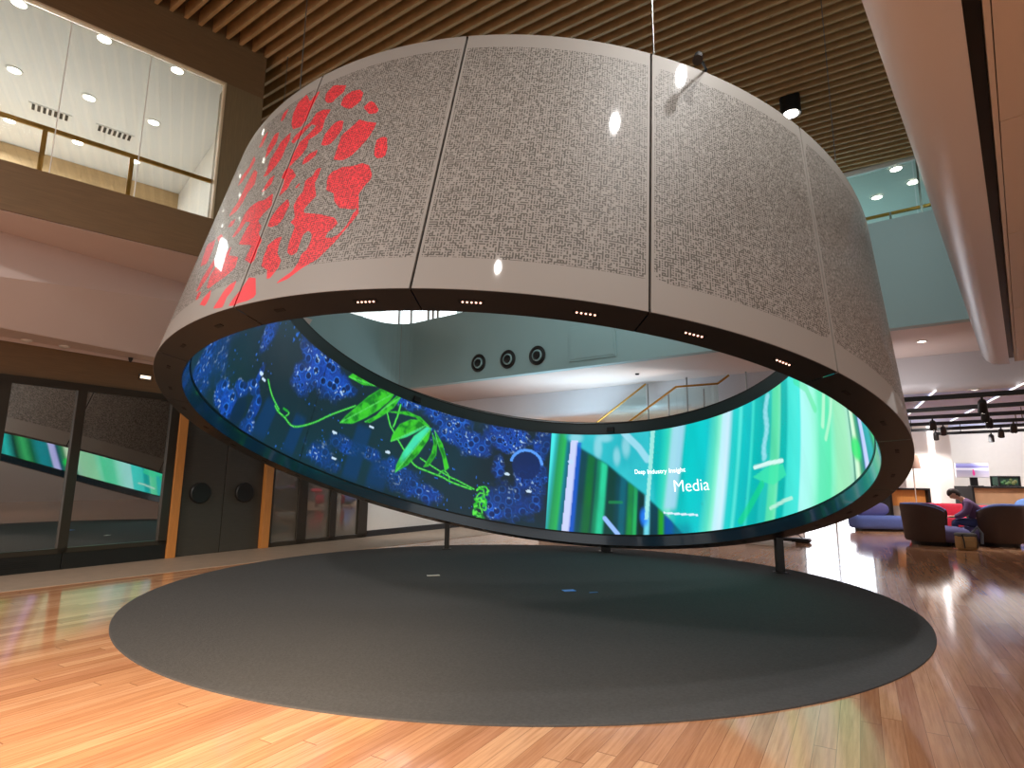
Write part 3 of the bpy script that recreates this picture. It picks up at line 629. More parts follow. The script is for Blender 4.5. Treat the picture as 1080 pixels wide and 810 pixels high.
# ---- the picture on the screen
NT, NS = 1680, 104
ts = np.linspace(0, TAU, NT, endpoint=False); ss = np.linspace(S0, S1, NS)
T_, S_ = np.meshgrid(ts, ss, indexing='ij'); tf = T_.ravel(); sf = S_.ravel()
tq = np.where(tf > 5.6, tf - TAU, tf)                   # -0.68 .. 5.6
X = tq * 4.27; Y = sf * 2.45
def vnoise(x, y, seed):
    r = np.random.RandomState(seed).rand(256, 256); xi = np.floor(x).astype(int); yi = np.floor(y).astype(int); fx = x - xi; fy = y - yi
    fx = fx * fx * (3 - 2 * fx); fy = fy * fy * (3 - 2 * fy); g = lambda a, b: r[a % 256, b % 256]
    return (g(xi, yi) * (1 - fx) + g(xi + 1, yi) * fx) * (1 - fy) + (g(xi, yi + 1) * (1 - fx) + g(xi + 1, yi + 1) * fx) * fy
def fbm(x, y, seed, o=4): return sum(vnoise(x * 2 ** k, y * 2 ** k, seed + k) / 2 ** k for k in range(o)) / sum(1 / 2 ** k for k in range(o))
def worley(x, y, seed):
    r = np.random.RandomState(seed).rand(256, 256, 2); xi = np.floor(x).astype(int); yi = np.floor(y).astype(int); f1 = np.full(x.shape, 9.); f2 = f1.copy()
    for a in (-1, 0, 1):
        for c in (-1, 0, 1):
            q = r[(xi + a) % 256, (yi + c) % 256]; d = np.hypot(xi + a + q[:, 0] - x, yi + c + q[:, 1] - y)
            f2 = np.where(d < f1, f1, np.minimum(f2, d)); f1 = np.minimum(f1, d)
    return f1, f2
sm = lambda a, b, x: (lambda u: u * u * (3 - 2 * u))(np.clip((x - a) / (b - a), 0, 1))
img = np.zeros((len(tf), 3)); L3 = lambda *c: lin(c)
def mixin(mask, col):
    global img
    m = np.clip(mask, 0, 1)[:, None]; img = img * (1 - m) + np.asarray(col) * m
# left half: deep water, foam of blue bubbles
base = fbm(X * .8, Y * .8, 3)
img[:] = L3(18, 30, 36) * (1 - base)[:, None] + L3(16, 52, 66) * base[:, None]
CL = [(3.17, .77, .22, .20, 1.), (3.26, .66, .12, .12, 1.), (3.62, .17, .07, .10, .95), (3.58, .30, .06, .07, .95), (3.52, .36, .07, .06, .95), (3.47, .26, .035, .14, .95), (3.46, .12, .05, .08, .9), (3.52, .46, .02, .10, .9), (3.70, .19, .06, .10, .9), (3.58, .74, .05, .18, .75), (3.74, .70, .10, .10, .35),
      (3.03, .20, .13, .14, .85), (2.93, .33, .09, .10, .7), (2.78, .36, .06, .08, .8), (2.60, .27, .16, .14, .8), (2.47, .20, .12, .12, .7), (2.40, .88, .20, .12, .9), (2.30, .72, .22, .16, .75), (2.10, .80, .18, .14, .95), (2.04, .86, .10, .08, 1.), (2.66, .90, .10, .08, .8), (2.50, .92, .1, .1, .8),
      (2.05, .30, .17, .22, .95), (1.95, .50, .12, .22, .85), (1.90, .80, .06, .2, .8), (2.12, .55, .05, .15, .8), (3.9, .3, .2, .3, .5), (4.3, .6, .3, .3, .7), (4.9, .4, .3, .3, .7)]
dist = fbm(X * 3.2, Y * 3.2, 21)
foam = np.zeros(len(tf))
for a, c, ra, rc, k in CL:
    d = np.hypot((tq - a) / ra, (sf - c) / rc) + (dist - .5) * 1.1
    foam = np.maximum(foam, k * (1 - sm(.45, 1.0, d)))
foam *= .40 + .60 * np.maximum(sm(.40, .60, fbm(X * 2.6, Y * 2.6, 77)), 1 - sm(.8, 1.1, np.hypot((tq - 3.17) / .20, (sf - .76) / .22)))
f1, f2 = worley(X / .21, Y / .21, 5); g1, g2 = worley(X / .11, Y / .11, 6)
big = vnoise(X * 1.7, Y * 1.7, 33)
cell = np.where(big > .45, f1, g1); edge = np.where(big > .45, f2 - f1, g2 - g1)
mixin(foam * .9, L3(16, 66, 172))
mixin(foam * (fbm(X * 6, Y * 6, 55) > .52) * .5, L3(10, 40, 110))
mixin(foam * (1 - sm(.28, .36, cell)) * .9, L3(6, 26, 70))
mixin(foam * (1 - sm(.02, .07, abs(cell - .36))) * .7, L3(50, 130, 245))
mixin(foam * (1 - sm(.02, .10, edge)) * .25, L3(40, 118, 235))
spark = (vnoise(X * 26, Y * 26, 44) > .83) & (fbm(X * 4, Y * 4, 45) > .47)
mixin(foam * spark * .75, L3(190, 225, 255))
drops = (np.random.RandomState(4).rand(len(tf)) * 0 + vnoise(X * 22, Y * 22, 61) > .93) & (fbm(X * 1.2, Y * 1.2, 62) > .5)
mixin(drops * .7, L3(40, 120, 240))
# smooth dark lens in the right sphere, arch hollow, soft blue columns
mixin((np.hypot((tq - 1.975) / .075, (sf - .60) / .12) < 1) * .9, L3(10, 38, 92))
rg = np.hypot((tq - 1.975) / .082, (sf - .60) / .135); mixin(((abs(rg - 1) < .09) & (sf > .62)) * .9, L3(90, 160, 255))
mixin((1 - sm(.7, 1., np.hypot((tq - 3.545) / .045, (sf - .17) / .12))) * .95, L3(9, 34, 62))
for a, wd, lo, hi in ((2.855, .05, .1, .58), (3.38, .05, .1, .40), (3.20, .04, .1, .42), (2.72, .06, .1, .36)):
    mixin((1 - sm(.6, 1., abs(tq - a) / wd)) * sm(lo - .05, lo + .05, sf) * (1 - sm(hi - .06, hi, sf)) * .75, L3(10, 52, 100))
for a, c in ((3.515, .47), (3.485, .45), (2.82, .57), (3.0, .40), (2.70, .42), (2.07, .50), (1.95, .38), (2.96, .21)):
    mixin((np.hypot((tq - a) / .014 + (sf - c) * 8, (sf - c) / .011) < 1) * .9, L3(210, 235, 255))
mixin((abs(tq - 3.142 - (sf - .4) * .062) < .0026) * .8, L3(4, 8, 12))
# the plant
LEAVES = dict(
 leafA=[(2.99,0.491),(2.97,0.567),(2.929,0.68),(2.887,0.797),(2.832,0.909),(2.748,0.93),(2.763,0.854),(2.807,0.738),(2.861,0.63),(2.924,0.531)],
 leafB=[(2.702,0.513),(2.7,0.578),(2.677,0.684),(2.625,0.758),(2.566,0.785),(2.535,0.758),(2.562,0.699),(2.627,0.599)],
 leafC=[(2.638,0.277),(2.64,0.345),(2.624,0.466),(2.587,0.628),(2.533,0.744),(2.506,0.744),(2.509,0.64),(2.542,0.495),(2.584,0.375)],
 leafD=[(3.029,0.865),(3.006,0.919),(2.944,0.919),(2.895,0.928),(2.844,0.922),(2.933,0.87)],
 leafE=[(2.866,0.585),(2.814,0.676),(2.779,0.786),(2.728,0.922),(2.708,0.92),(2.734,0.8),(2.781,0.698),(2.836,0.598)],
 leafF=[(2.496,0.705),(2.46,0.636),(2.451,0.526),(2.479,0.413),(2.502,0.395),(2.477,0.528),(2.475,0.614)],
 leafG=[(2.487,0.738),(2.43,0.636),(2.373,0.448),(2.39,0.412),(2.417,0.528),(2.468,0.661)],
 leafH=[(2.758,0.749),(2.653,0.815),(2.578,0.807),(2.516,0.753),(2.533,0.744),(2.603,0.793),(2.675,0.78)])
STEMS = [([(3.359,0.351),(3.33,.33),(3.284,0.319),(3.216,0.295),(3.127,0.39),(3.046,0.522),(2.938,0.677)], .017), ([(3.46,.47),(3.40,.40),(3.33,.345)], .016), ([(3.31,.37),(3.27,.365),(3.28,.33)], .013),
 ([(2.761,0.74),(2.726,0.647),(2.7,0.606),(2.64,0.513),(2.553,0.391),(2.482,0.37),(2.396,0.354),(2.352,0.333),(2.242,0.31)], .019), ([(2.7,0.85),(2.7,0.764),(2.707,0.645)], .022),
 ([(2.528,0.46),(2.446,0.415),(2.357,0.371),(2.315,0.357),(2.227,0.316)], .016), ([(2.42,.36),(2.40,.41),(2.37,.39),(2.36,.35)], .013),
 ([(2.205,0.34),(2.167,0.353),(2.157,0.291),(2.196,0.294),(2.209,0.223),(2.166,0.222),(2.156,0.16),(2.2,0.169),(2.214,0.115),(2.175,0.097),(2.153,0.064)], .019),
 ([(2.18,.33),(2.17,.25),(2.19,.2),(2.17,.13),(2.20,.07)], .016)]
def stroke(pts, wd, x, y):
    d = np.full(x.shape, 9.); q = [(a * 4.27, c * 2.45) for a, c in pts]
    for (ax, ay), (bx, by) in zip(q, q[1:]):
        ex, ey = bx - ax, by - ay; h = np.clip(((x - ax) * ex + (y - ay) * ey) / (ex * ex + ey * ey), 0, 1); d = np.minimum(d, np.hypot(x - ax - h * ex, y - ay - h * ey))
    return 1 - sm(wd * .7, wd * 1.25, d)
def smooth(P_):
    P_ = [np.array(q) for q in P_]; Q = []
    for i in range(len(P_) - 1):
        p0, p1, p2, p3 = P_[max(i - 1, 0)], P_[i], P_[i + 1], P_[min(i + 2, len(P_) - 1)]
        for u in (0, .25, .5, .75): Q.append(.5 * (2 * p1 + (p2 - p0) * u + (2 * p0 - 5 * p1 + 4 * p2 - p3) * u * u + (3 * p1 - p0 - 3 * p2 + p3) * u ** 3))
    return Q + [P_[-1]]
STEMS = [(smooth(q), w_) for q, w_ in STEMS]
for pts, wd in STEMS: mixin(stroke(pts, wd, X, Y), L3(34, 165, 44)); mixin(stroke(pts, wd * .4, X, Y) * .7, L3(120, 255, 110))
for k in range(26):
    r_ = random.Random(100 + k); t_, c_ = 2.155 + r_.uniform(0, .055), r_.uniform(.06, .36); an = r_.uniform(0, PI); L_ = r_.uniform(.04, .09)
    mixin(stroke([(t_ - math.cos(an) * L_ / 8.5, c_ - math.sin(an) * L_ / 4.9), (t_ + math.cos(an) * L_ / 8.5, c_ + math.sin(an) * L_ / 4.9)], .02, X, Y) * .95, (L3(40, 190, 40), L3(90, 235, 70), L3(20, 120, 40))[k % 3])
wv = fbm(X * 9, Y * 9, 71)
for nm, lf in LEAVES.items():
    q = [(a * 4.27, c * 2.45) for a, c in lf]; d = sdf(q, X, Y)
    tip = np.array(q[0]); far = max(q, key=lambda z_: (z_[0] - tip[0]) ** 2 + (z_[1] - tip[1]) ** 2); ax = np.array(far) - tip; L_ = np.linalg.norm(ax); ax /= L_
    side = (X - tip[0]) * -ax[1] + (Y - tip[1]) * ax[0]; al = ((X - tip[0]) * ax[0] + (Y - tip[1]) * ax[1]) / L_
    m = sm(-.012, .012, d)
    mixin(m, L3(18, 120, 30) + (L3(60, 200, 40) - L3(18, 120, 30)) * sm(.3, .7, wv)[:, None])
    if nm in ('leafB', 'leafC'):
        mixin(m * sm(-.02, .05, side if nm == 'leafB' else -side) * sm(.1, .4, al) * .8, L3(70, 235, 190))
    mixin(m * (1 - sm(.0, .022, d)) * .6, L3(70, 225, 50)); mixin(m * (abs(side) < .010) * .5, L3(110, 240, 120))
# right half: bamboo stems.  stops are (angle, colour) from the seam rightwards
RT = [(1.853, (70, 230, 230)), (1.838, (40, 170, 170)), (1.82, (30, 150, 90)), (1.79, (40, 180, 90)), (1.775, (10, 120, 140)), (1.755, (10, 90, 120)), (1.70, (10, 70, 90)),
      (1.3, (0, 185, 185)), (1.27, (40, 210, 190)), (1.24, (90, 225, 190)), (1.22, (120, 235, 200)), (1.205, (60, 200, 190)), (1.17, (0, 190, 190)), (1.10, (0, 200, 200)), (1.03, (10, 196, 200)),
      (.985, (90, 222, 195)), (.965, (140, 240, 210)), (.95, (190, 240, 250)), (.92, (205, 238, 255)), (.895, (40, 205, 205)), (.87, (20, 205, 200)), (.855, (90, 230, 220)), (.84, (10, 195, 195)), (.80, (10, 185, 190)), (.79, (60, 220, 205)), (.775, (0, 185, 180)),
      (.735, (0, 175, 175)), (.72, (30, 190, 185)), (.69, (30, 190, 180)), (.68, (80, 215, 170)), (.655, (90, 220, 165)), (.638, (110, 225, 180)), (.628, (0, 180, 170)), (.60, (0, 180, 175)), (.585, (60, 222, 210)), (.55, (70, 228, 215)), (.52, (70, 230, 220)),
      (.51, (170, 245, 240)), (.46, (165, 245, 232)), (.43, (150, 245, 215)), (.40, (100, 230, 180)), (.34, (90, 226, 170)), (.32, (130, 235, 190)), (.29, (150, 228, 178)), (.22, (160, 226, 180)), (.19, (165, 220, 190)), (.176, (40, 110, 90)), (.168, (190, 235, 200)), (.15, (215, 240, 205)), (.13, (70, 150, 100)), (.11, (30, 120, 100)), (.098, (20, 90, 110)), (.085, (190, 190, 255)), (.06, (200, 200, 255)), (.05, (20, 140, 150)), (.0, (20, 150, 160)),
      (-.05, (10, 110, 70)), (-.1, (60, 190, 110)), (-.16, (5, 60, 50)), (-.22, (40, 200, 190)), (-.30, (10, 70, 60)), (-.36, (120, 110, 230)), (-.40, (20, 90, 120)), (-.5, (10, 120, 90)), (-.7, (20, 110, 110))]
ra = np.array([q[0] for q in RT])[::-1]; rc = np.array([lin(q[1]) for q in RT])[::-1]
tb = tq.copy()
for _ in range(4):
    kk = np.interp(tb, [.0, .3, .5, .9, 1.2, 1.35, 1.75], [.40, .36, .28, .18, .14, .08, .037]); sr_ = np.where(tb < 1.15, np.interp(tb, [0, .28, .46, .64, .86, 1.1], [.09, .265, .373, .477, .578, .663]), .48)
    tb = tq + kk * (sf - sr_)
bam = np.stack([np.interp(tb, ra, rc[:, i]) for i in range(3)], 1)
bam *= (.9 + .2 * fbm(X * 5, Y * .5, 81))[:, None]
right = sm(1.8515, 1.8545, -tq + 2 * 1.853) * (tq > -.7)
mixin(right, bam)
# upper fogged area left of the caption and the dark grove below its slanting edge
dg = np.interp(-tq, [-1.86, -1.811, -1.553, -1.362, -1.252, -1.17], [.97, .90, .653, .395, .209, .05])
inr = right * sm(1.17, 1.19, tq)
up_ = inr * sm(-.02, .03, sf - dg) * (1 - sm(1.74, 1.80, tq))
fog = fbm(X * 1.6, Y * 1.1, 91)
mixin(up_ * (1 - sm(1.30, 1.32, -tq + 2.62) * 0) * sm(1.30, 1.335, tq), L3(0, 165, 180) * (1 - fog)[:, None] + L3(60, 205, 215) * fog[:, None])
for a, c, ra2, rc2 in ((1.60, .80, .03, .14), (1.50, .72, .025, .10), (1.45, .80, .03, .12), (1.72, .88, .05, .06), (1.56, .88, .05, .05)):
    mixin(up_ * (1 - sm(.3, 1.1, np.hypot((tq - a) / ra2, (sf - c) / rc2))) * .55, L3(170, 225, 240))
mixin(up_ * stroke([(1.46, .92), (1.38, .78), (1.34, .68)], .075, X, Y) * .75, L3(170, 225, 245))
dn = inr * sm(-.02, .02, dg - sf) * (1 - sm(1.70, 1.71, tq))
mixin(dn, L3(4, 40, 44) * (1 - fog)[:, None] + L3(8, 78, 92) * fog[:, None])
for a, wd, c, k in ((1.645, .028, (10, 120, 40), .8), (1.60, .018, (12, 150, 100), .9), (1.575, .022, (40, 215, 160), .95), (1.53, .03, (6, 60, 40), .8), (1.47, .02, (10, 110, 130), .8), (1.43, .02, (30, 150, 60), .9), (1.405, .012, (40, 190, 100), .8), (1.375, .02, (6, 40, 30), .9), (1.345, .016, (120, 230, 250), .95), (1.30, .02, (0, 60, 80), .8), (1.275, .018, (40, 170, 30), .95), (1.235, .03, (0, 90, 190), .7)):
    mixin(dn * (.55 + .6 * fbm(X * 7, Y * 2.2, 93)) * (1 - sm(wd * .25, wd * 1.25, abs(tq - a + (sf - .45) * .05))) * k, L3(*c))
mixin(dn * (1 - sm(.3, 1, np.hypot((tq - 1.37) / .03, (sf - .22) / .1))) * .8, L3(30, 130, 255))
mixin(dn * stroke([(1.565, .21), (1.50, .085)], .045, X, Y), L3(150, 190, 255)); mixin(dn * stroke([(1.54, .34), (1.48, .34)], .03, X, Y) * .6, L3(30, 150, 80))
a_ = 1.745 - (.9 - sf) * (-.055)                        # white leaning stem at the left
mixin(right * (abs(tq - (1.741 + (.48 - sf) * .037)) < .019) * (sf < .86) * .95, L3(205, 215, 255))
mixin(right * (1 - sm(.004, .02, abs(tq - (1.714 + (.48 - sf) * .037)))) * (sf < .84) * .8, L3(20, 90, 210))
mixin(right * (np.hypot((tq - 1.743) / .015, (sf - .67) / .02) < 1) * .9, L3(190, 220, 255))
# pale band behind the caption, white thin line, leaves
mixin(right * (abs(tb - 1.337) < .010) * (sf > .20) * .8, L3(170, 240, 230))
mixin(right * sm(.245, .30, sf) * (1 - sm(.018, .045, abs(tb - 1.215))) * .85, L3(165, 215, 240))
mixin(right * (abs(tq - 1.190) < .085) * (abs(sf - (.229 + (tq - 1.19) * .23)) < .007), L3(220, 240, 255))
mixin(right * (1 - sm(.02, .07, abs(tq - 1.19))) * (1 - sm(.10, .22, sf)) * .6, L3(0, 120, 150))
for k in range(11): mixin(right * (1 - sm(.4, 1, np.hypot((tb - (.715 + .006 * math.sin(k))) / .018, (sf - (.50 + .038 * k)) / .036))) * .6, L3(170, 232, 250))
mixin(sm(-.01, .01, sdf([(a * 4.27, c * 2.45) for a, c in [(.80, .395), (.72, .43), (.625, .41), (.62, .33), (.70, .30), (.75, .34)]], X, Y)) * .75, L3(60, 230, 170))
mixin(stroke([(.78, .455), (.70, .45), (.625, .43)], .035, X, Y) * .9, L3(220, 250, 245)); mixin(stroke([(.76, .33), (.90, .12)], .06, X, Y) * .6, L3(20, 215, 120)); mixin(stroke([(.74, .16), (.66, .18), (.62, .18)], .03, X, Y) * .8, L3(190, 240, 220))
mixin(stroke([(.33, .48), (.27, .60), (.20, .72)], .05, X, Y) * .6, L3(210, 248, 215)); mixin(stroke([(.335, .40), (.25, .50), (.18, .60)], .04, X, Y) * .5, L3(215, 248, 215)); mixin(stroke([(.43, .85), (.37, .75), (.35, .6)], .06, X, Y) * .5, L3(60, 225, 130))
mixin((1 - sm(.5, 1, np.hypot((tq - .14) / .05, (sf - .21) / .08))) * .9, L3(20, 220, 90))
P = surf(IB, IT, tf, sf, .002).reshape(NT, NS, 3); mb = MB(); mb.grid(P, closed=True); scr = mb.build('screen', M_screen, drum, recalc=False)
scr.data.polygons.foreach_set('use_smooth', [True] * len(scr.data.polygons))
at = scr.data.color_attributes.new('picture', 'FLOAT_COLOR', 'POINT'); at.data.foreach_set('color', np.concatenate([np.clip(img, 0, 1.0), np.ones((len(img), 1))], 1).astype(np.float32).ravel())
# captions: text bent onto the screen
def caption(txt, name, tl, tr, sl, sr, cap, bold=0.):
    c = bpy.data.curves.new(name, 'FONT'); c.body = txt; c.size = 1; c.offset = bold
    o = bpy.data.objects.new(name, c); COL.objects.link(o); dg_ = bpy.context.evaluated_depsgraph_get(); dg_.update()
    me = bpy.data.meshes.new_from_object(o.evaluated_get(dg_)); bpy.data.objects.remove(o); bpy.data.curves.remove(c)
    bm_ = bmesh.new(); bm_.from_mesh(me); bmesh.ops.triangulate(bm_, faces=bm_.faces); bm_.to_mesh(me); bm_.free()
    n = len(me.vertices); co = np.empty(n * 3, np.float32); me.vertices.foreach_get('co', co); co = co.reshape(n, 3); x0, x1 = co[:, 0].min(), co[:, 0].max()
    fx = (co[:, 0] - x0) / (x1 - x0); h = np.maximum(co[:, 1], -.3) / .70
    t = tl + (tr - tl) * fx; s_ = sl + (sr - sl) * fx + h * cap
    me.vertices.foreach_set('co', surf(IB, IT, t, s_, .02).astype(np.float32).ravel()); me.materials.clear(); me.materials.append(M_text); me.update()
    q = bpy.data.objects.new(name, me); COL.objects.link(q); q.parent = scr; q['label'] = 'white lettering reading ' + txt; return q
caption('Media', 'caption_text', 1.208, 1.028, .399, .376, .093, -.012)
for word, f0, f1_ in (('Deep', 0, .205), ('Industry', .25, .63), ('Insight', .675, 1)):
    caption(word, 'caption_text', 1.406 - .264 * f0, 1.406 - .264 * f1_, .566 - .023 * f0, .566 - .023 * f1_, .036, .002)
# legs, cables, clip-on lamp
def plane_z(x, y, f=.5):
    t = math.atan2((V(x, y, 0) - V(RB[0], RB[1], 0)) @ V(RB_[0], RB_[1], 0) / (RB_[0] ** 2 + RB_[1] ** 2) * 1., (V(x, y, 0) - V(RB[0], RB[1], 0)) @ V(RA_[0], RA_[1], 0))
    return RB[2] - (RN[0] * (x - RB[0]) + RN[1] * (y - RB[1])) / RN[2] + .072 * math.cos(2 * t)
for i, (x, y, wd) in enumerate(((-1.37, 12.76, .10), (2.02, 12.55, .20), (4.49, 9.90, .12))):
    g = MB(); zt = plane_z(x, y) + .03; g.box((x, y, (.016 + zt) / 2), (wd, .1, zt - .016), (1, 0, 0)); g.box((x, y, .022), (wd + .08, .2, .012), (1, 0, 0)); g.build('support_leg', M_charcoal, drum, bevel=.004)
for i, t in enumerate((5.36, 4.45, 3.6, 2.7, .6, 0.)):
    a0 = (OT(t) * .55 + IT(t) * .45)[0]; top = C0 + NC * .0; zc = C0[2] + ((C0[0] - a0[0]) * NC[0] + (C0[1] - a0[1]) * NC[1]) / NC[2]
    g = MB(); g.tube([a0 - Z * .03, (a0[0], a0[1], zc - .01)], .007, 8); g.build('suspension_cable', M_steel, drum)
t = 5.44; q = OT(t)[0]; e = surf(OB, OT, t - .045, .93, -.20)[0]
al = MB(); al.tube([q + RN * .0 + (IT(t)[0] - q) * .1, q + RN * .05, q * .5 + e * .5 + RN * .05, e + RN * .03], .012, 8); alo = al.build('arm_lamp', M_black, drum)
g = MB(); g.tube([e + RN * .05, e - RN * .03 + (e - q) * .1], [.035, .045], 14); g.build('lamp_head', M_black, alo)

# --- carpet disc and flat marks on it; the blue ones stand for reflected light
cp = MB(); cp.lathe([(0, .0), (4.935, .0), (4.935, .010), (4.925, .013), (0, .013)], (.128, 8.755, .0005), 200); tag(cp.build('round_carpet', M_carpet, recalc=True), 'large round charcoal carpet under the tilted drum', 'carpet')
for (px, py), col, lb, sz in (((457, 607), (225, 222, 215), 'small pale mark on the carpet, on the left', (.20, .08)), ((600, 623), (60, 150, 250), 'small blue light reflection built as a flat piece on the carpet under the screen', (.17, .11)), ((626, 625), (40, 110, 190), 'thin blue light reflection built as a flat strip, right of the other blue piece', (.12, .03))):
    c = on_z(px, py, .0138); c[2] = .0138; g = MB(); g.box(c + Z * .003, (sz[0], sz[1], .006), (.95, .3, 0)); tag(g.build('floor_mark', mat('carpet_mark_%d' % px, col, .3), bevel=.002), lb, 'floor mark', 'marks on the carpet')
# cylinder spotlight hung from the slats behind the drum
c = on_plane(833, 105, C0, NC); t = thing('cylinder_spotlight', 'black cylinder spotlight hanging from the slats beside the drum top', 'spotlight', tuple(c))
g = MB(); g.lathe([(0, 0.05), (.17, .05), (.175, .03), (.175, -.30), (.16, -.31), (.14, -.27), (0, -.27)], c, 32); g.build('housing', M_black, t, smooth=True)
g = MB(); g.lathe([(0, -.305), (.125, -.305), (.12, -.275), (0, -.275)], c, 28); g.build('lamp_lens', M_lit, t)

# ================================================================== DETAILS ON SOFFITS
for px, py, lb in ((28, 358, 'small white smoke detector on the pink soffit, left one'), (68, 364.5, 'small white sprinkler disc on the pink soffit, right of the detector')):
    c = on_z(px, py, 3.6); g = MB(); g.lathe([(0, 0), (.075, 0), (.07, -.03), (.03, -.045), (0, -.045)], c, 20); tag(g.build('ceiling_detector', M_white, smooth=True), lb, 'detector')
c = on_z(138, 377, 3.6); g = MB(); g.lathe([(0, 0), (.04, 0), (.03, -.05), (.012, -.09), (0, -.09)], c, 14); tag(g.build('sprinkler_head', M_black, smooth=True), 'tiny dark sprinkler on the pink soffit by the drum', 'sprinkler')
c = on_plane(153, 398, lw(0, 0, .001), NL); t = thing('header_light', 'small lit slot light in the timber over the glass doors', 'lamp', tuple(c))
g = MB(); g.box(c + NL * .008, (.22, .016, .10), UL); g.build('lamp_frame', M_steel, t); g = MB(); g.box(c + NL * .02, (.17, .01, .05), UL); g.build('lamp_lens', mat('soft_lit', (255, 230, 200), .4, emit=(255, 226, 190), strength=2.0), t)
c = on_z(507, 424, 4.5); downlight('ceiling_downlight', 'tiny lit downlight in pink soffit seen through the drum', c, .06)
c = on_z(972, 360, 4.5); downlight('ceiling_downlight', 'lit downlight in pink soffit right of the drum', c, .09)
c = on_z(672, 394, 4.5); g = MB(); g.lathe([(0, 0), (.06, 0), (.05, -.04), (0, -.05)], c, 16); tag(g.build('ceiling_detector', M_charcoal, smooth=True), 'small dark sensor in soffit above the stair rails', 'detector')
c = on_z(1028, 410.5, 3.66); downlight('ceiling_downlight', 'lit round downlight in grey lounge ceiling', c, .12)

# ================================================================== STAIR SEEN THROUGH THE DRUM
ON = 2.15                                          # plane of the near handrail, in front of the cross bulkhead
st = thing('staircase', 'staircase with brass handrails and glass sides behind the drum', 'stairs', tuple(wp(9.5, 0, ON)))
def wq(px, py, o): return on_plane(px, py, wp(0, 0, o), NW)
far_r = [wq(615, 457, ON + .9), wq(681, 405, ON + .9)]
near_r = [wq(655, 451, ON), wq(713, 408, ON), wq(757, 404.5, ON), wq(769, 395.5, ON)]
for R_ in (far_r, near_r):
    g = MB(); g.tube(R_, .03, 10); g.build('handrail', M_gold, st, smooth=True)
for (px, p0, p1), o in (((683, 405, 470), ON + .9), ((705, 416, 470), ON), ((724, 398, 470), ON), ((742, 410, 470), ON), ((786.5, 392, 460), ON)):
    g = MB(); a_ = wq(px, p0, o); b_ = wq(px, p1, o); g.tube([a_, (a_[0], a_[1], min(b_[2], a_[2] - .9))], .022, 8); g.build('post', M_steel, st)
def panel(q, h, nm='glass_panel', o=.0):
    g = MB()
    for a_, b_ in zip(q, q[1:]):
        g.hexa([a_ - Z * h, b_ - Z * h, b_ - Z * h + NW * .012, a_ - Z * h + NW * .012, a_ - Z * .05, b_ - Z * .05, b_ - Z * .05 + NW * .012, a_ - Z * .05 + NW * .012])
    return g.build(nm, M_teal_glass, st)
panel(near_r[:2], .9); panel(near_r[1:3], .9); panel(far_r, .9)
g = MB(); n_ = 11; a_, b_ = near_r[0] - Z * .95, near_r[1] - Z * .95; dz = (b_[2] - a_[2]) / n_
for k in range(n_):
    q = a_ + (b_ - a_) * (k + .5) / n_; L_ = np.linalg.norm((b_ - a_)[:2]) / n_
    g.box(q + NW * .45 - Z * .1, (L_ + .02, .9, .2), UW)
g.build('flight', M_white, st)
g = MB(); q = (near_r[1] + near_r[2]) / 2 - Z * 1.02; g.box(q + NW * .45, (np.linalg.norm(near_r[2] - near_r[1]) + .2, .9, .18), UW); g.build('landing', M_white, st)
g = MB(); e_ = near_r[0] - Z * .95; g.box((e_[0] + NW[0] * .45 - UW[0] * .2, e_[1] + NW[1] * .45 - UW[1] * .2, e_[2] / 2), (.5, .9, e_[2]), UW); g.build('lower_wall', M_white, st)
q = (near_r[1] + near_r[2]) / 2 - Z * 1.1; g = MB(); g.box((q[0] + NW[0] * .45, q[1] + NW[1] * .45, q[2] / 2), (.25, .7, q[2]), UW); g.build('landing_pier', M_white, st)

# ================================================================== LOUNGE
# ceiling tracks with spot heads
rl = [((955, 421.7), (1080, 413.3)), ((958, 433.5), (1080, 425.8)), ((959, 441), (1080, 434.9)), ((960, 448), (1080, 442.5)), ((962, 454), (1080, 448)), ((988, 457.5), (1080, 453.6))]
names = ['nearest', 'second', 'third', 'fourth', 'fifth', 'farthest']
RAIL = []
for (q0, q1), nm in zip(rl, names):
    a_, b_ = on_z(*q0, 3.3), on_z(*q1, 3.3); d_ = (b_ - a_) / np.linalg.norm(b_ - a_); a_ = a_ - d_ * (.9 if nm != 'farthest' else 0); b_ = b_ + d_ * 3.5; RAIL.append((a_, b_, d_))
    t = thing('lighting_track', '%s black lighting track under the grey lounge ceiling' % nm, 'lighting track', tuple((a_ + b_) / 2))
    g = MB(); g.box((a_ + b_) / 2, (np.linalg.norm(b_ - a_), .07, .10), d_); g.build('rail', M_black, t)
    for f_ in (.12, .5, .88):
        q = a_ + (b_ - a_) * f_; g = MB(); g.tube([q + Z * .05, q + Z * .37], .012, 6); g.build('hanger_rod', M_black, t)
heads = [(1038, 0, 'on the nearest track'), (1039.5, 1, 'on the second track'), (1043, 2, 'on the third track'), (983, 2, 'on the third track by the drum'), (993.5, 3, 'on the fourth track by the drum'), (985, 4, 'on the fifth track by the drum'), (1068, 3, 'on the fourth track at the right'), (1054, 4, 'on the fifth track'), (1043, 5, 'on the farthest track')]
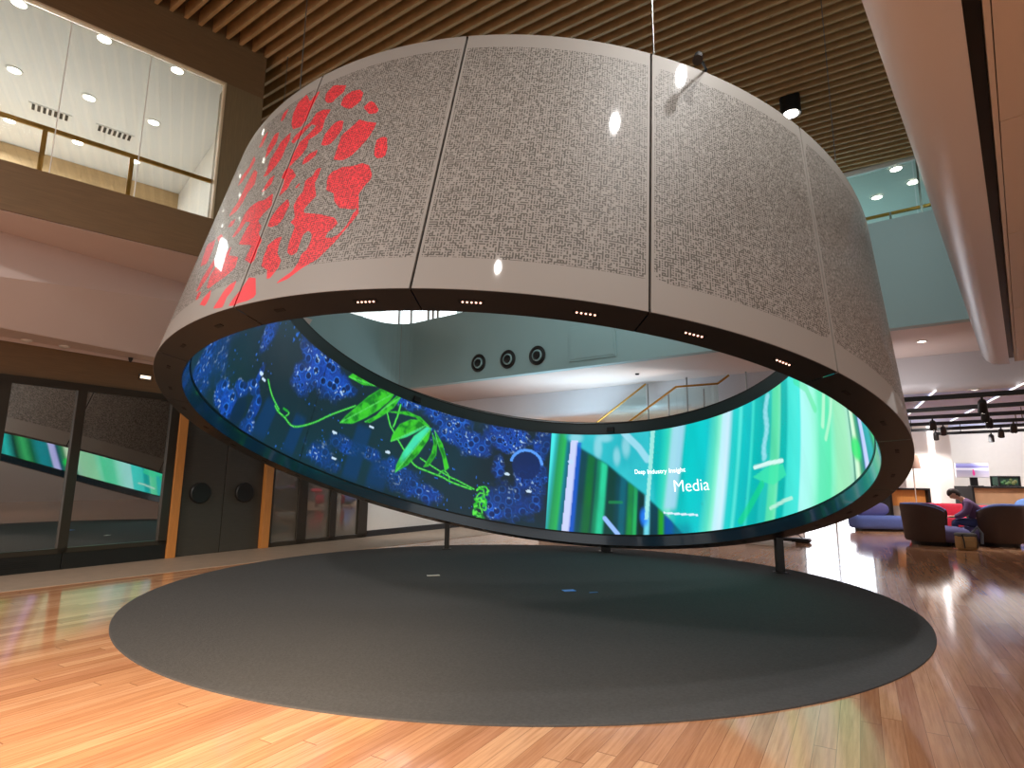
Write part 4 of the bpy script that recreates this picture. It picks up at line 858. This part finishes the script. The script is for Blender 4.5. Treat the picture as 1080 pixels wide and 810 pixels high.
for px, k, w_ in heads:
    a_, b_, d_ = RAIL[k]; nrm = np.cross(d_, Z); s_ = sight(px, 440); q = CAM_P + s_ * (((a_ - CAM_P) @ nrm) / (s_ @ nrm)); q = V(q[0], q[1], 3.25)
    t = thing('track_spotlight', 'black spotlight head ' + w_, 'spotlight', tuple(q), 0, 'track spotlights')
    dr = V(.35, .5, -1.); dr /= np.linalg.norm(dr); g = MB(); g.tube([q, q - Z * .08], .02, 8); g.build('stem', M_black, t)
    g = MB(); g.tube([q - Z * .06, q - Z * .06 + dr * .04, q - Z * .06 + dr * .26], [.05, .075, .085], 16); h = g.build('lamp_body', M_black, t)
    g = MB(); g.tube([q - Z * .06 + dr * .262, q - Z * .06 + dr * .268], .07, 16); g.build('lamp_lens', M_lit, h)
for q0, q1, lb in (((987, 411.8), (958.5, 437), 'thin slanting white light line in lounge ceiling beside the drum'), ((1080, 404.2), (1002, 444.6), 'thin slanting white light line in lounge ceiling at the right')):
    a_, b_ = on_z(*q0, 3.645), on_z(*q1, 3.645); g = MB(); g.box((a_ + b_) / 2, (np.linalg.norm(b_ - a_), .035, .02), b_ - a_); tag(g.build('linear_light', M_thinlight), lb, 'ceiling light')

M_brown = mat('brown_upholstery', (70, 50, 40), .8, noise=.15, nscale=30)
M_blue = mat('slate_blue_fabric', (82, 100, 160), .85, noise=.15, nscale=25)
M_bluel = mat('pale_blue_fabric', (110, 146, 205), .85, noise=.12, nscale=25)
M_purple = mat('violet_fabric', (96, 92, 142), .85, noise=.12, nscale=25)
M_red = mat('red_fabric', (196, 36, 62), .8, noise=.15, nscale=20)
M_tan = mat('tan_canvas', (176, 140, 92), .85, noise=.2, nscale=30)
def ellipsoid(mb, c, r, n=24, m=14, sq=2.4):
    G = []
    for i in range(n):
        u = 2 * PI * i / n; row = []
        for j in range(m + 1):
            v = -PI / 2 + PI * j / m; f = lambda x, e: math.copysign(abs(x) ** (2 / sq), x)
            row.append((c[0] + r[0] * f(math.cos(v), 1) * f(math.cos(u), 1), c[1] + r[1] * f(math.cos(v), 1) * f(math.sin(u), 1), c[2] + r[2] * f(math.sin(v), 1)))
        G.append(row)
    return mb.grid(G, closed=True)
def rbox(mb, c, d, r=.06, n=5, ax=(1, 0, 0)):
    """cushion: box with rounded edges in plan and section"""
    ax = np.array(ax, float); ax /= np.linalg.norm(ax); ay = np.cross(Z, ax); out = []
    hx, hy, hz = d[0] / 2, d[1] / 2, d[2] / 2; rings = []
    for k in range(2 * n + 2):
        if k <= n: th = -PI / 2 + PI / 2 * k / n; zz = -hz + r + r * math.sin(th)
        else: th = PI / 2 * (k - n - 1) / n; zz = hz - r + r * math.sin(th)
        ins = r * (1 - math.cos(th)); ring = []
        for q in range(4):
            for j in range(n + 1):
                a_ = PI / 2 * q + PI / 2 * j / n; R2 = max(r * 1.6 - ins, .002); sx = (1, -1, -1, 1)[q]; sy = (1, 1, -1, -1)[q]
                ring.append(np.array(c) + ax * (sx * (hx - r * 1.6) + R2 * math.cos(a_)) + ay * (sy * (hy - r * 1.6) + R2 * math.sin(a_)) + Z * zz)
        rings.append(ring)
    n2 = len(rings[0]); P = [p_ for r_ in rings for p_ in r_]; F = [(i * n2 + j, i * n2 + (j + 1) % n2, (i + 1) * n2 + (j + 1) % n2, (i + 1) * n2 + j) for i in range(len(rings) - 1) for j in range(n2)]
    F += [tuple(range(n2))[::-1], tuple(range((len(rings) - 1) * n2, len(rings) * n2))]; return mb.add(P, F)
# tub chairs: a curved shell opening along +x (local), a thick oval seat
def tub_chair(label):
    t = thing('tub_chair', label, 'armchair', (0, 0, 0), 0, 'brown tub chairs')
    G = []
    N_ = 40; half = math.radians(128)
    for i in range(N_ + 1):
        a_ = PI - half + 2 * half * i / N_; e_ = abs(i / N_ * 2 - 1); top = .98 - .16 * max(0, (e_ - .55) / .45) ** 2
        rx, ry = .56, .60; flare = 1.06
        c_ = lambda r_, z_, fl_: (r_ * rx * fl_ * math.cos(a_), r_ * ry * fl_ * math.sin(a_), z_)
        G.append([c_(1, .10, .92), c_(1, .14, .96), c_(1, .5, 1.0), c_(1, top - .05, flare), c_(.97, top, flare), c_(.90, top, flare), c_(.86, top - .05, flare), c_(.86, .5, 1.0), c_(.86, .14, .95), c_(1, .10, .92)])
    g = MB(); g.grid(G)
    n_ = len(G[0]); g.add(G[0], [tuple(range(n_ - 1))]); g.add(G[-1], [tuple(range(n_ - 1))[::-1]])
    g.build('shell', M_brown, t, smooth=True)
    g = MB(); g.tube([(.935 * .56 * 1.06 * math.cos(a_), .935 * .6 * 1.06 * math.sin(a_), .985 - .16 * max(0, (abs((a_ - PI) / half) - .55) / .45) ** 2) for a_ in np.linspace(PI - half, PI + half, 40)], .022, 8); g.build('piping', M_blue, t, smooth=True)
    g = MB(); ellipsoid(g, (.26, 0, .27), (.56, .46, .20), sq=2.6); g.build('seat', M_purple, t, smooth=True)
    g = MB(); g.lathe([(0, 0.001), (.40, .001), (.42, .09), (0, .09)], (0, 0, 0), 28); g.build('base', M_black, t)
    return t
c1 = tub_chair('brown tub chair, left of the pair around the seated person'); c1.location = (10.50, 14.75, 0); c1.rotation_euler = (0, 0, math.radians(-40))
c2 = dup(c1, (12.02, 14.55, 0), 'brown tub chair the person in mauve sits in', rz=math.radians(140))
# low blue sofa with an oval back cushion, blue armchair at the right edge
def blue_sofa(label, loc, rz, L_):
    t = thing('lounge_sofa', label, 'sofa', (0, 0, 0), 0)
    g = MB(); rbox(g, (0, 0, .27), (L_, .75, .40), .12); g.build('seat', M_blue, t, smooth=True)
    g = MB(); ellipsoid(g, (-L_ * .12, .26, .66), (L_ * .30, .12, .24)); g.build('back_cushion', M_purple, t, smooth=True)
    g = MB(); g.tube([(-L_ * .42, .05, .42), (-L_ * .36, .15, .58), (-L_ * .34, .27, .70)], .025, 8); g.build('cushion_strap', M_black, t)
    g = MB(); g.box((0, 0, .035), (L_ * .8, .5, .069)); g.build('base', M_black, t, bevel=.01)
    t.location = loc; t.rotation_euler = (0, 0, rz); return t
blue_sofa('low slate blue sofa with oval cushion, half hidden by the drum', (11.85, 18.7, 0), math.radians(-6), 1.9)
t = thing('lounge_chair', 'blue lounge chair with round headrest at the right edge', 'armchair', (0, 0, 0))
g = MB(); rbox(g, (0, 0, .34), (1.15, .8, .42), .14); g.build('seat', M_blue, t, smooth=True)
g = MB(); ellipsoid(g, (.30, .30, .78), (.46, .13, .30)); g.build('backrest', M_bluel, t, smooth=True)
g = MB(); g.lathe([(0, .001), (.4, .001), (.36, .13), (0, .13)], (0, 0, 0), 24); g.build('base', M_black, t)
q = at_y(1078, 540, 18.2); t.location = (q[0], 18.2, 0); t.rotation_euler = (0, 0, math.radians(-38))
# red sofa and the red cushion further back
t = thing('red_sofa', 'long red low sofa behind the brown tub chairs', 'sofa', (0, 0, 0))
g = MB(); rbox(g, (0, 0, .40), (1.4, .85, .44), .10); g.build('seat', M_red, t, smooth=True)
g = MB(); rbox(g, (.03, .34, .76), (1.3, .20, .36), .08); g.build('backrest', M_red, t, smooth=True)
for x in (-.55, .55):
    for y in (-.3, .3): g = MB(); g.tube([(x, y, .001), (x, y, .2)], .025, 8); g.build('leg', M_charcoal, t)
t.location = (12.15, 16.75, 0); t.rotation_euler = (0, 0, math.radians(-36))
t = thing('red_stool', 'round red stool top behind the person', 'stool', (0, 0, 0))
g = MB(); ellipsoid(g, (0, 0, .82), (.40, .30, .10)); g.build('seat', M_red, t, smooth=True); g = MB(); g.lathe([(0, .001), (.24, .001), (.05, .04), (.04, .73), (0, .73)], (0, 0, 0), 20); g.build('pedestal', M_charcoal, t, smooth=True)
q = at_y(1043, 540, 16.2); t.location = (q[0], 16.2, 0)
# counters
def counter(label, pa, pb, yd, h, front, dep=.8):
    a_ = at_y(pa, 520, yd); b_ = at_y(pb, 520, yd); L_ = b_[0] - a_[0]
    t = thing('display_counter', label, 'counter', (0, 0, 0))
    g = MB(); g.box((0, 0, h - .03), (L_, dep, .06)); g.build('top', M_black, t, bevel=.006)
    for x in (-L_ / 2 + .04, L_ / 2 - .04): g = MB(); g.box((x, 0, (h - .06) / 2), (.08, dep, h - .06)); g.build('side_frame', M_black, t, bevel=.006)
    g = MB(); g.box((0, -dep / 2 + .16, h - .06 - .26), (L_ - .16, .03, .52)); g.build('front_panel', front, t)
    g = MB(); g.add([(-L_ / 2 + .08, -dep / 2 + .02, .05), (L_ / 2 - .08, -dep / 2 + .02, .05), (L_ / 2 - .08, -dep / 2 + .06, .05), (-L_ / 2 + .08, -dep / 2 + .06, .05), (-L_ / 2 + .08, -dep / 2 + .12, h - .58), (L_ / 2 - .08, -dep / 2 + .12, h - .58), (L_ / 2 - .08, -dep / 2 + .16, h - .58), (-L_ / 2 + .08, -dep / 2 + .16, h - .58)], [(3, 2, 1, 0), (4, 5, 6, 7), (0, 1, 5, 4), (1, 2, 6, 5), (2, 3, 7, 6), (3, 0, 4, 7)]); g.build('lower_panel', mat('grey_counter_panel_%d' % pa, (150, 138, 126), .6), t)
    t.location = ((a_[0] + b_[0]) / 2, yd, 0); t.rotation_euler = (0, 0, 0); return t, h
YC = 20.4
ct, ch = counter('dark framed counter with timber front under the beach picture', 1016, 1086, YC, 1.42, mat('warm_counter_panel', (178, 140, 106), .5, noise=.15, nscale=4))
counter('timber counter half hidden by the drum edge and the lamp', 930, 972.5, 19.6, 1.34, M_orange)
# beach picture on a tilted stand, small tank
M_pic = bpy.data.materials.new('beach_picture'); M_pic.use_nodes = True; nt = M_pic.node_tree; b_ = nt.nodes['Principled BSDF']
tc = nt.nodes.new('ShaderNodeTexCoord'); sp = nt.nodes.new('ShaderNodeSeparateXYZ'); rp = nt.nodes.new('ShaderNodeValToRGB'); nt.links.new(tc.outputs['Generated'], sp.inputs[0]); nt.links.new(sp.outputs['Z'], rp.inputs[0]); nt.links.new(rp.outputs[0], b_.inputs['Base Color']); nt.links.new(rp.outputs[0], b_.inputs['Emission Color']); b_.inputs['Emission Strength'].default_value = .55
el = rp.color_ramp.elements; el[0].color = tuple(lin((176, 166, 176))) + (1,); el[1].color = tuple(lin((170, 174, 226))) + (1,)
for p_, c_ in ((.45, (150, 146, 170)), (.6, (226, 226, 240)), (.72, (120, 116, 176)), (.85, (150, 150, 214))):
    e_ = el.new(p_); e_.color = tuple(lin(c_)) + (1,)
a_, b2 = at_y(1008, 496, YC), at_y(1042, 496, YC); t = thing('picture_screen', 'wide beach picture on a dark stand on the counter', 'screen', ((a_[0] + b2[0]) / 2, YC, ch))
zc = at_y(1025, 496, YC)[2]; L_ = b2[0] - a_[0]; xc = (a_[0] + b2[0]) / 2
g = MB(); g.box((xc, YC, zc), (L_ + .03, .05, .50)); g.build('frame', mat('silver_frame', (200, 200, 206), .4), t, bevel=.006)
g = MB(); g.box((xc, YC - .028, zc), (L_, .006, .47)); g.build('picture', M_pic, t)
g = MB(); ellipsoid(g, (xc + .03, YC - .033, zc - .10), (.05, .003, .09), 14, 8, 2); ellipsoid(g, (xc + .02, YC - .033, zc + .0), (.028, .003, .035), 12, 6, 2); g.build('pink_figure', mat('pink_print', (226, 70, 150), .5, emit=(226, 70, 150), strength=.4), t)
g = MB(); g.box((xc + .05, YC + .03, (zc - .25 + ch) / 2 + .001), (.26, .04, zc - .25 - ch - .006), (1, 0, 0)); g.box((xc + .08, YC, ch + .013), (.36, .24, .02)); g.build('stand', M_charcoal, t, bevel=.004)
a_, b2 = at_y(1048.5, 505, YC), at_y(1071.5, 505, YC); xc = (a_[0] + b2[0]) / 2; L_ = b2[0] - a_[0]
t = thing('glass_tank', 'small dark framed planted tank on the counter', 'tank', (xc, YC, ch))
g = MB(); h_ = .36
for x in (-1, 1):
    for y in (-1, 1): g.box((xc + x * (L_ / 2 - .02), YC + y * .16, ch + h_ / 2 + .003), (.045, .045, h_ - .004))
for z_ in (.026, h_ - .02):
    for y in (-1, 1): g.box((xc, YC + y * .16, ch + z_), (L_, .045, .045))
g.build('frame', M_black, t)
g = MB(); g.box((xc, YC, ch + h_ / 2), (L_ - .06, .26, h_ - .08)); g.build('tank_body', mat('dark_green_water', (52, 74, 62), .1), t)
rr = random.Random(3); 
for i in range(7):
    g = MB(); ellipsoid(g, (xc - L_ * .3 + L_ * .6 * i / 6, YC - .14, ch + rr.uniform(.09, .24)), (rr.uniform(.05, .08), .02, rr.uniform(.04, .08)), 10, 6, 2); g.build('water_plant', mat('leaf_green_%d' % i, (50 + 8 * i, 96, 52), .6), t, smooth=True)
# floor lamp with a square shade
ql = at_y(966, 530, 18.6); x, y = ql[0] + .02, 18.6; t = thing('floor_lamp', 'slim floor lamp with brown shade behind the drum edge', 'floor lamp', (x, y, 0))
z1 = at_y(968, 494, y)[2]; z2 = at_y(968, 480, y)[2]
g = MB(); g.lathe([(.20, z1), (.205, z1), (.17, z2), (.165, z2), (.19, z1 + .02)], (x, y, 0), 28); g.build('lamp_shade', mat('brown_shade', (150, 122, 106), .8), t, smooth=True)
g = MB(); g.tube([(x, y, .02), (x, y, z2 - .05)], .016, 10); g.build('pole', mat('pale_pole', (214, 196, 176), .5), t); g = MB(); g.lathe([(0, .001), (.17, .001), (.16, .025), (0, .03)], (x, y, 0), 24); g.build('base', M_steel, t)
# small things on the timber floor behind the drum
a_ = on_z(812, 574.5, 0); t = thing('low_plinth', 'low white plinth on timber floor behind drum leg', 'plinth', (a_[0], a_[1], 0))
g = MB(); g.box((a_[0], a_[1], .04), (1.05, .5, .078), UW); g.build('slab', M_white, t, bevel=.01); g = MB(); g.box((a_[0], a_[1], .088), (.9, .4, .016), UW); g.build('slab_top', mat('pale_top', (226, 214, 204), .5), t, bevel=.004)
a_ = on_z(838, 572, 0); t = thing('floor_bag', 'flat dark bag lying on the floor beyond the drum leg', 'bag', (a_[0], a_[1], 0))
g = MB(); rbox(g, (a_[0], a_[1], .06), (.75, .42, .11), .05, ax=UW); g.build('bag_body', M_charcoal, t, smooth=True); g = MB(); g.tube([a_ + UW * -.2 + Z * .10, a_ + UW * -.12 + Z * .19, a_ + UW * .1 + Z * .19, a_ + UW * .2 + Z * .10], .014, 8); g.build('bag_handle', M_black, t)

# ================================================================== THE SEATED PERSON
def skin_mesh(name, verts, edges, radii, m, parent, sub=2, flat=None):
    me = bpy.data.meshes.new(name); me.from_pydata(verts, edges, []); o = bpy.data.objects.new(name, me); COL.objects.link(o); o.parent = parent; me.materials.append(m)
    s_ = o.modifiers.new('skin', 'SKIN'); s_.use_smooth_shade = True
    for i, r_ in enumerate(radii):
        v_ = me.skin_vertices[0].data[i]; v_.radius = (r_, r_) if not hasattr(r_, '__len__') else r_; v_.use_root = (i == 0)
    if sub: q = o.modifiers.new('sub', 'SUBSURF'); q.levels = sub; q.render_levels = sub
    return o
M_flesh = mat('skin', (206, 158, 134), .5); M_hair = mat('dark_brown_hair', (52, 36, 30), .6, noise=.3, nscale=40, bump=.5)
M_shirt = mat('mauve_shirt', (104, 74, 112), .85, noise=.12, nscale=20); M_jeans = mat('blue_jeans', (52, 62, 108), .85, noise=.15, nscale=30); M_shoe = mat('dark_shoes', (40, 36, 36), .6)
pr = thing('person', 'person in mauve shirt and jeans sitting bent over, looking down at their lap', 'person', (0, 0, 0))
# local frame: faces -x, sits with hips over the chair seat, y away from viewer
vs = [(0.05, 0, .58), (-.03, 0, .80), (-.15, 0, 1.00), (-.27, 0, 1.10), (-.35, 0, 1.16), (-.40, 0, 1.19)]; ed = [(i, i + 1) for i in range(5)]; rd = [.15, .14, .15, .075, .055, .06]
def limb(base, pts, rs):
    k = base
    for p_, r_ in zip(pts, rs): vs.append(p_); rd.append(r_); ed.append((k, len(vs) - 1)); k = len(vs) - 1
    return k
for sy in (-1, 1):
    limb(0, [(-.06, sy * .10, .54), (-.45, sy * .14, .56), (-.50, sy * .14, .50), (-.46, sy * .13, .12), (-.48, sy * .13, .07), (-.62, sy * .14, .045)], [.10, .078, .066, .045, .042, .032])
    h_ = limb(2, [(-.17, sy * .20, 1.0), (-.24, sy * .27, .80), (-.38, sy * .24, .70), (-.50, sy * .12, .67), (-.56, sy * .09, .665)], [.07, .052, .042, .028, .030])
    for k in range(4):
        yy = sy * (.125 - .024 * k); L_ = (.055, .066, .062, .048)[k]; limb(h_, [(-.595, yy, .665), (-.595 - L_ * .6, yy, .655), (-.60 - L_, yy - sy * .002, .635)], [.0095, .009, .008])
    limb(h_, [(-.555, sy * .055, .672), (-.585, sy * .035, .672), (-.61, sy * .032, .665)], [.012, .010, .009])
body = skin_mesh('body', vs, ed, rd, M_flesh, pr)
hd = MB(); G = []
for i in range(28):
    u = 2 * PI * i / 28; row = []
    for j in range(17):
        v = -PI / 2 + PI * j / 16; x_, y_, z_ = math.cos(v) * math.cos(u), math.cos(v) * math.sin(u), math.sin(v)
        k = 1 - .22 * max(0, -z_) * (1 if x_ > 0 else .6); px_ = .105 * x_ * k; py_ = .078 * y_ * k; pz_ = .125 * z_
        if x_ > .75 and -.35 < z_ < .1 and abs(y_) < .25: px_ += .022 * (1 - abs(y_) / .25) * (1 - (z_ - .1) / -.45 if z_ < .1 else 0)
        row.append((px_, py_, pz_))
    G.append(row)
hr = math.radians(48)            # head tips forward and down
def headpt(p_): x_, y_, z_ = p_; a = x_ * math.cos(hr) + z_ * math.sin(hr); c = -x_ * math.sin(hr) + z_ * math.cos(hr); return (-.44 - a * 1.12, y_ * 1.12, 1.235 + c * 1.12)
hd.grid([[headpt(p_) for p_ in r_] for r_ in G], closed=True)
for sy in (-1, 1): ellipsoid(hd, headpt((-.005, sy * .080, -.01)), (.022, .010, .030), 12, 8, 2)
hdo = hd.build('head', M_flesh, pr, smooth=True)
g = MB()
for sy in (-1, 1): ellipsoid(g, headpt((.093, sy * .030, .012)), (.010, .012, .008), 10, 6, 2)
g.build('eyes', mat('dark_eyes', (30, 24, 22), .3), hdo, smooth=True); g = MB(); ellipsoid(g, headpt((.083, 0, -.066)), (.010, .024, .007), 10, 6, 2); g.build('mouth', mat('lips', (160, 90, 84), .5), hdo, smooth=True)
g = MB(); H_ = []
for r_ in G:
    H_.append([])
    for (x_, y_, z_) in r_:
        keep = (z_ > .035 or x_ < -.02) ; s_ = 1.13 if keep else .90
        H_[-1].append(headpt((x_ * s_, y_ * s_, z_ * (1.12 if keep else .88) + (.004 if keep else 0))))
g.grid(H_, closed=True); g.build('hair', M_hair, pr, smooth=True)
sv = [(0.06, 0, .56), (-.03, 0, .80), (-.15, 0, 1.00), (-.29, 0, 1.115)]; se = [(0, 1), (1, 2), (2, 3)]; sr = [.19, .185, .195, .105]
for sy in (-1, 1):
    k = 2
    for p_, r_ in zip([(-.17, sy * .20, 1.0), (-.24, sy * .27, .80), (-.38, sy * .24, .70), (-.47, sy * .15, .675)], [.10, .080, .066, .052]): sv.append(p_); sr.append(r_); se.append((k, len(sv) - 1)); k = len(sv) - 1
skin_mesh('shirt', sv, se, sr, M_shirt, pr)
sv = [(0.05, 0, .57)]; se = []; sr = [.168]
for sy in (-1, 1):
    k = 0
    for p_, r_ in zip([(-.06, sy * .10, .54), (-.45, sy * .14, .56), (-.50, sy * .14, .50), (-.46, sy * .13, .13)], [.115, .092, .082, .064]): sv.append(p_); sr.append(r_); se.append((k, len(sv) - 1)); k = len(sv) - 1
skin_mesh('jeans', sv, se, sr, M_jeans, pr)
for sy in (-1, 1): g = MB(); rbox(g, (-.54, sy * .135, .05), (.28, .10, .098), .035); g.build('shoe', M_shoe, pr, smooth=True)
pr.location = (11.66, 14.62, 0); pr.rotation_euler = (0, 0, math.radians(-36))
# rucksack on the floor in front
t = thing('rucksack', 'tan rucksack with dark straps on the floor by the tub chairs', 'bag', (0, 0, 0))
g = MB(); rbox(g, (0, 0, .17), (.42, .26, .335), .07); g.build('bag_body', M_tan, t, smooth=True); g = MB(); rbox(g, (0, -.13, .14), (.30, .08, .17), .03); g.build('front_pocket', mat('tan_canvas_pocket', (164, 130, 84), .85), t, smooth=True)
g = MB(); rbox(g, (.0, .0, .335), (.40, .25, .09), .04); g.build('top_flap', mat('grey_flap', (92, 92, 90), .8), t, smooth=True)
for x in (-.12, .13): g = MB(); g.tube([(x, -.02, .36), (x * 1.15, -.155, .35), (x * 1.1, -.19, .20), (x, -.175, .05)], .014, 8); g.build('strap', M_charcoal, t)
g = MB(); g.tube([(.15, .05, .36), (.26, .0, .52), (.30, -.08, .38), (.27, -.1, .15)], .03, 8); g.build('shoulder_strap', mat('grey_strap', (96, 104, 116), .8), t, smooth=True)
a_ = on_z(1020, 580, 0); t.location = (a_[0], a_[1], 0); t.rotation_euler = (0, 0, math.radians(-12))
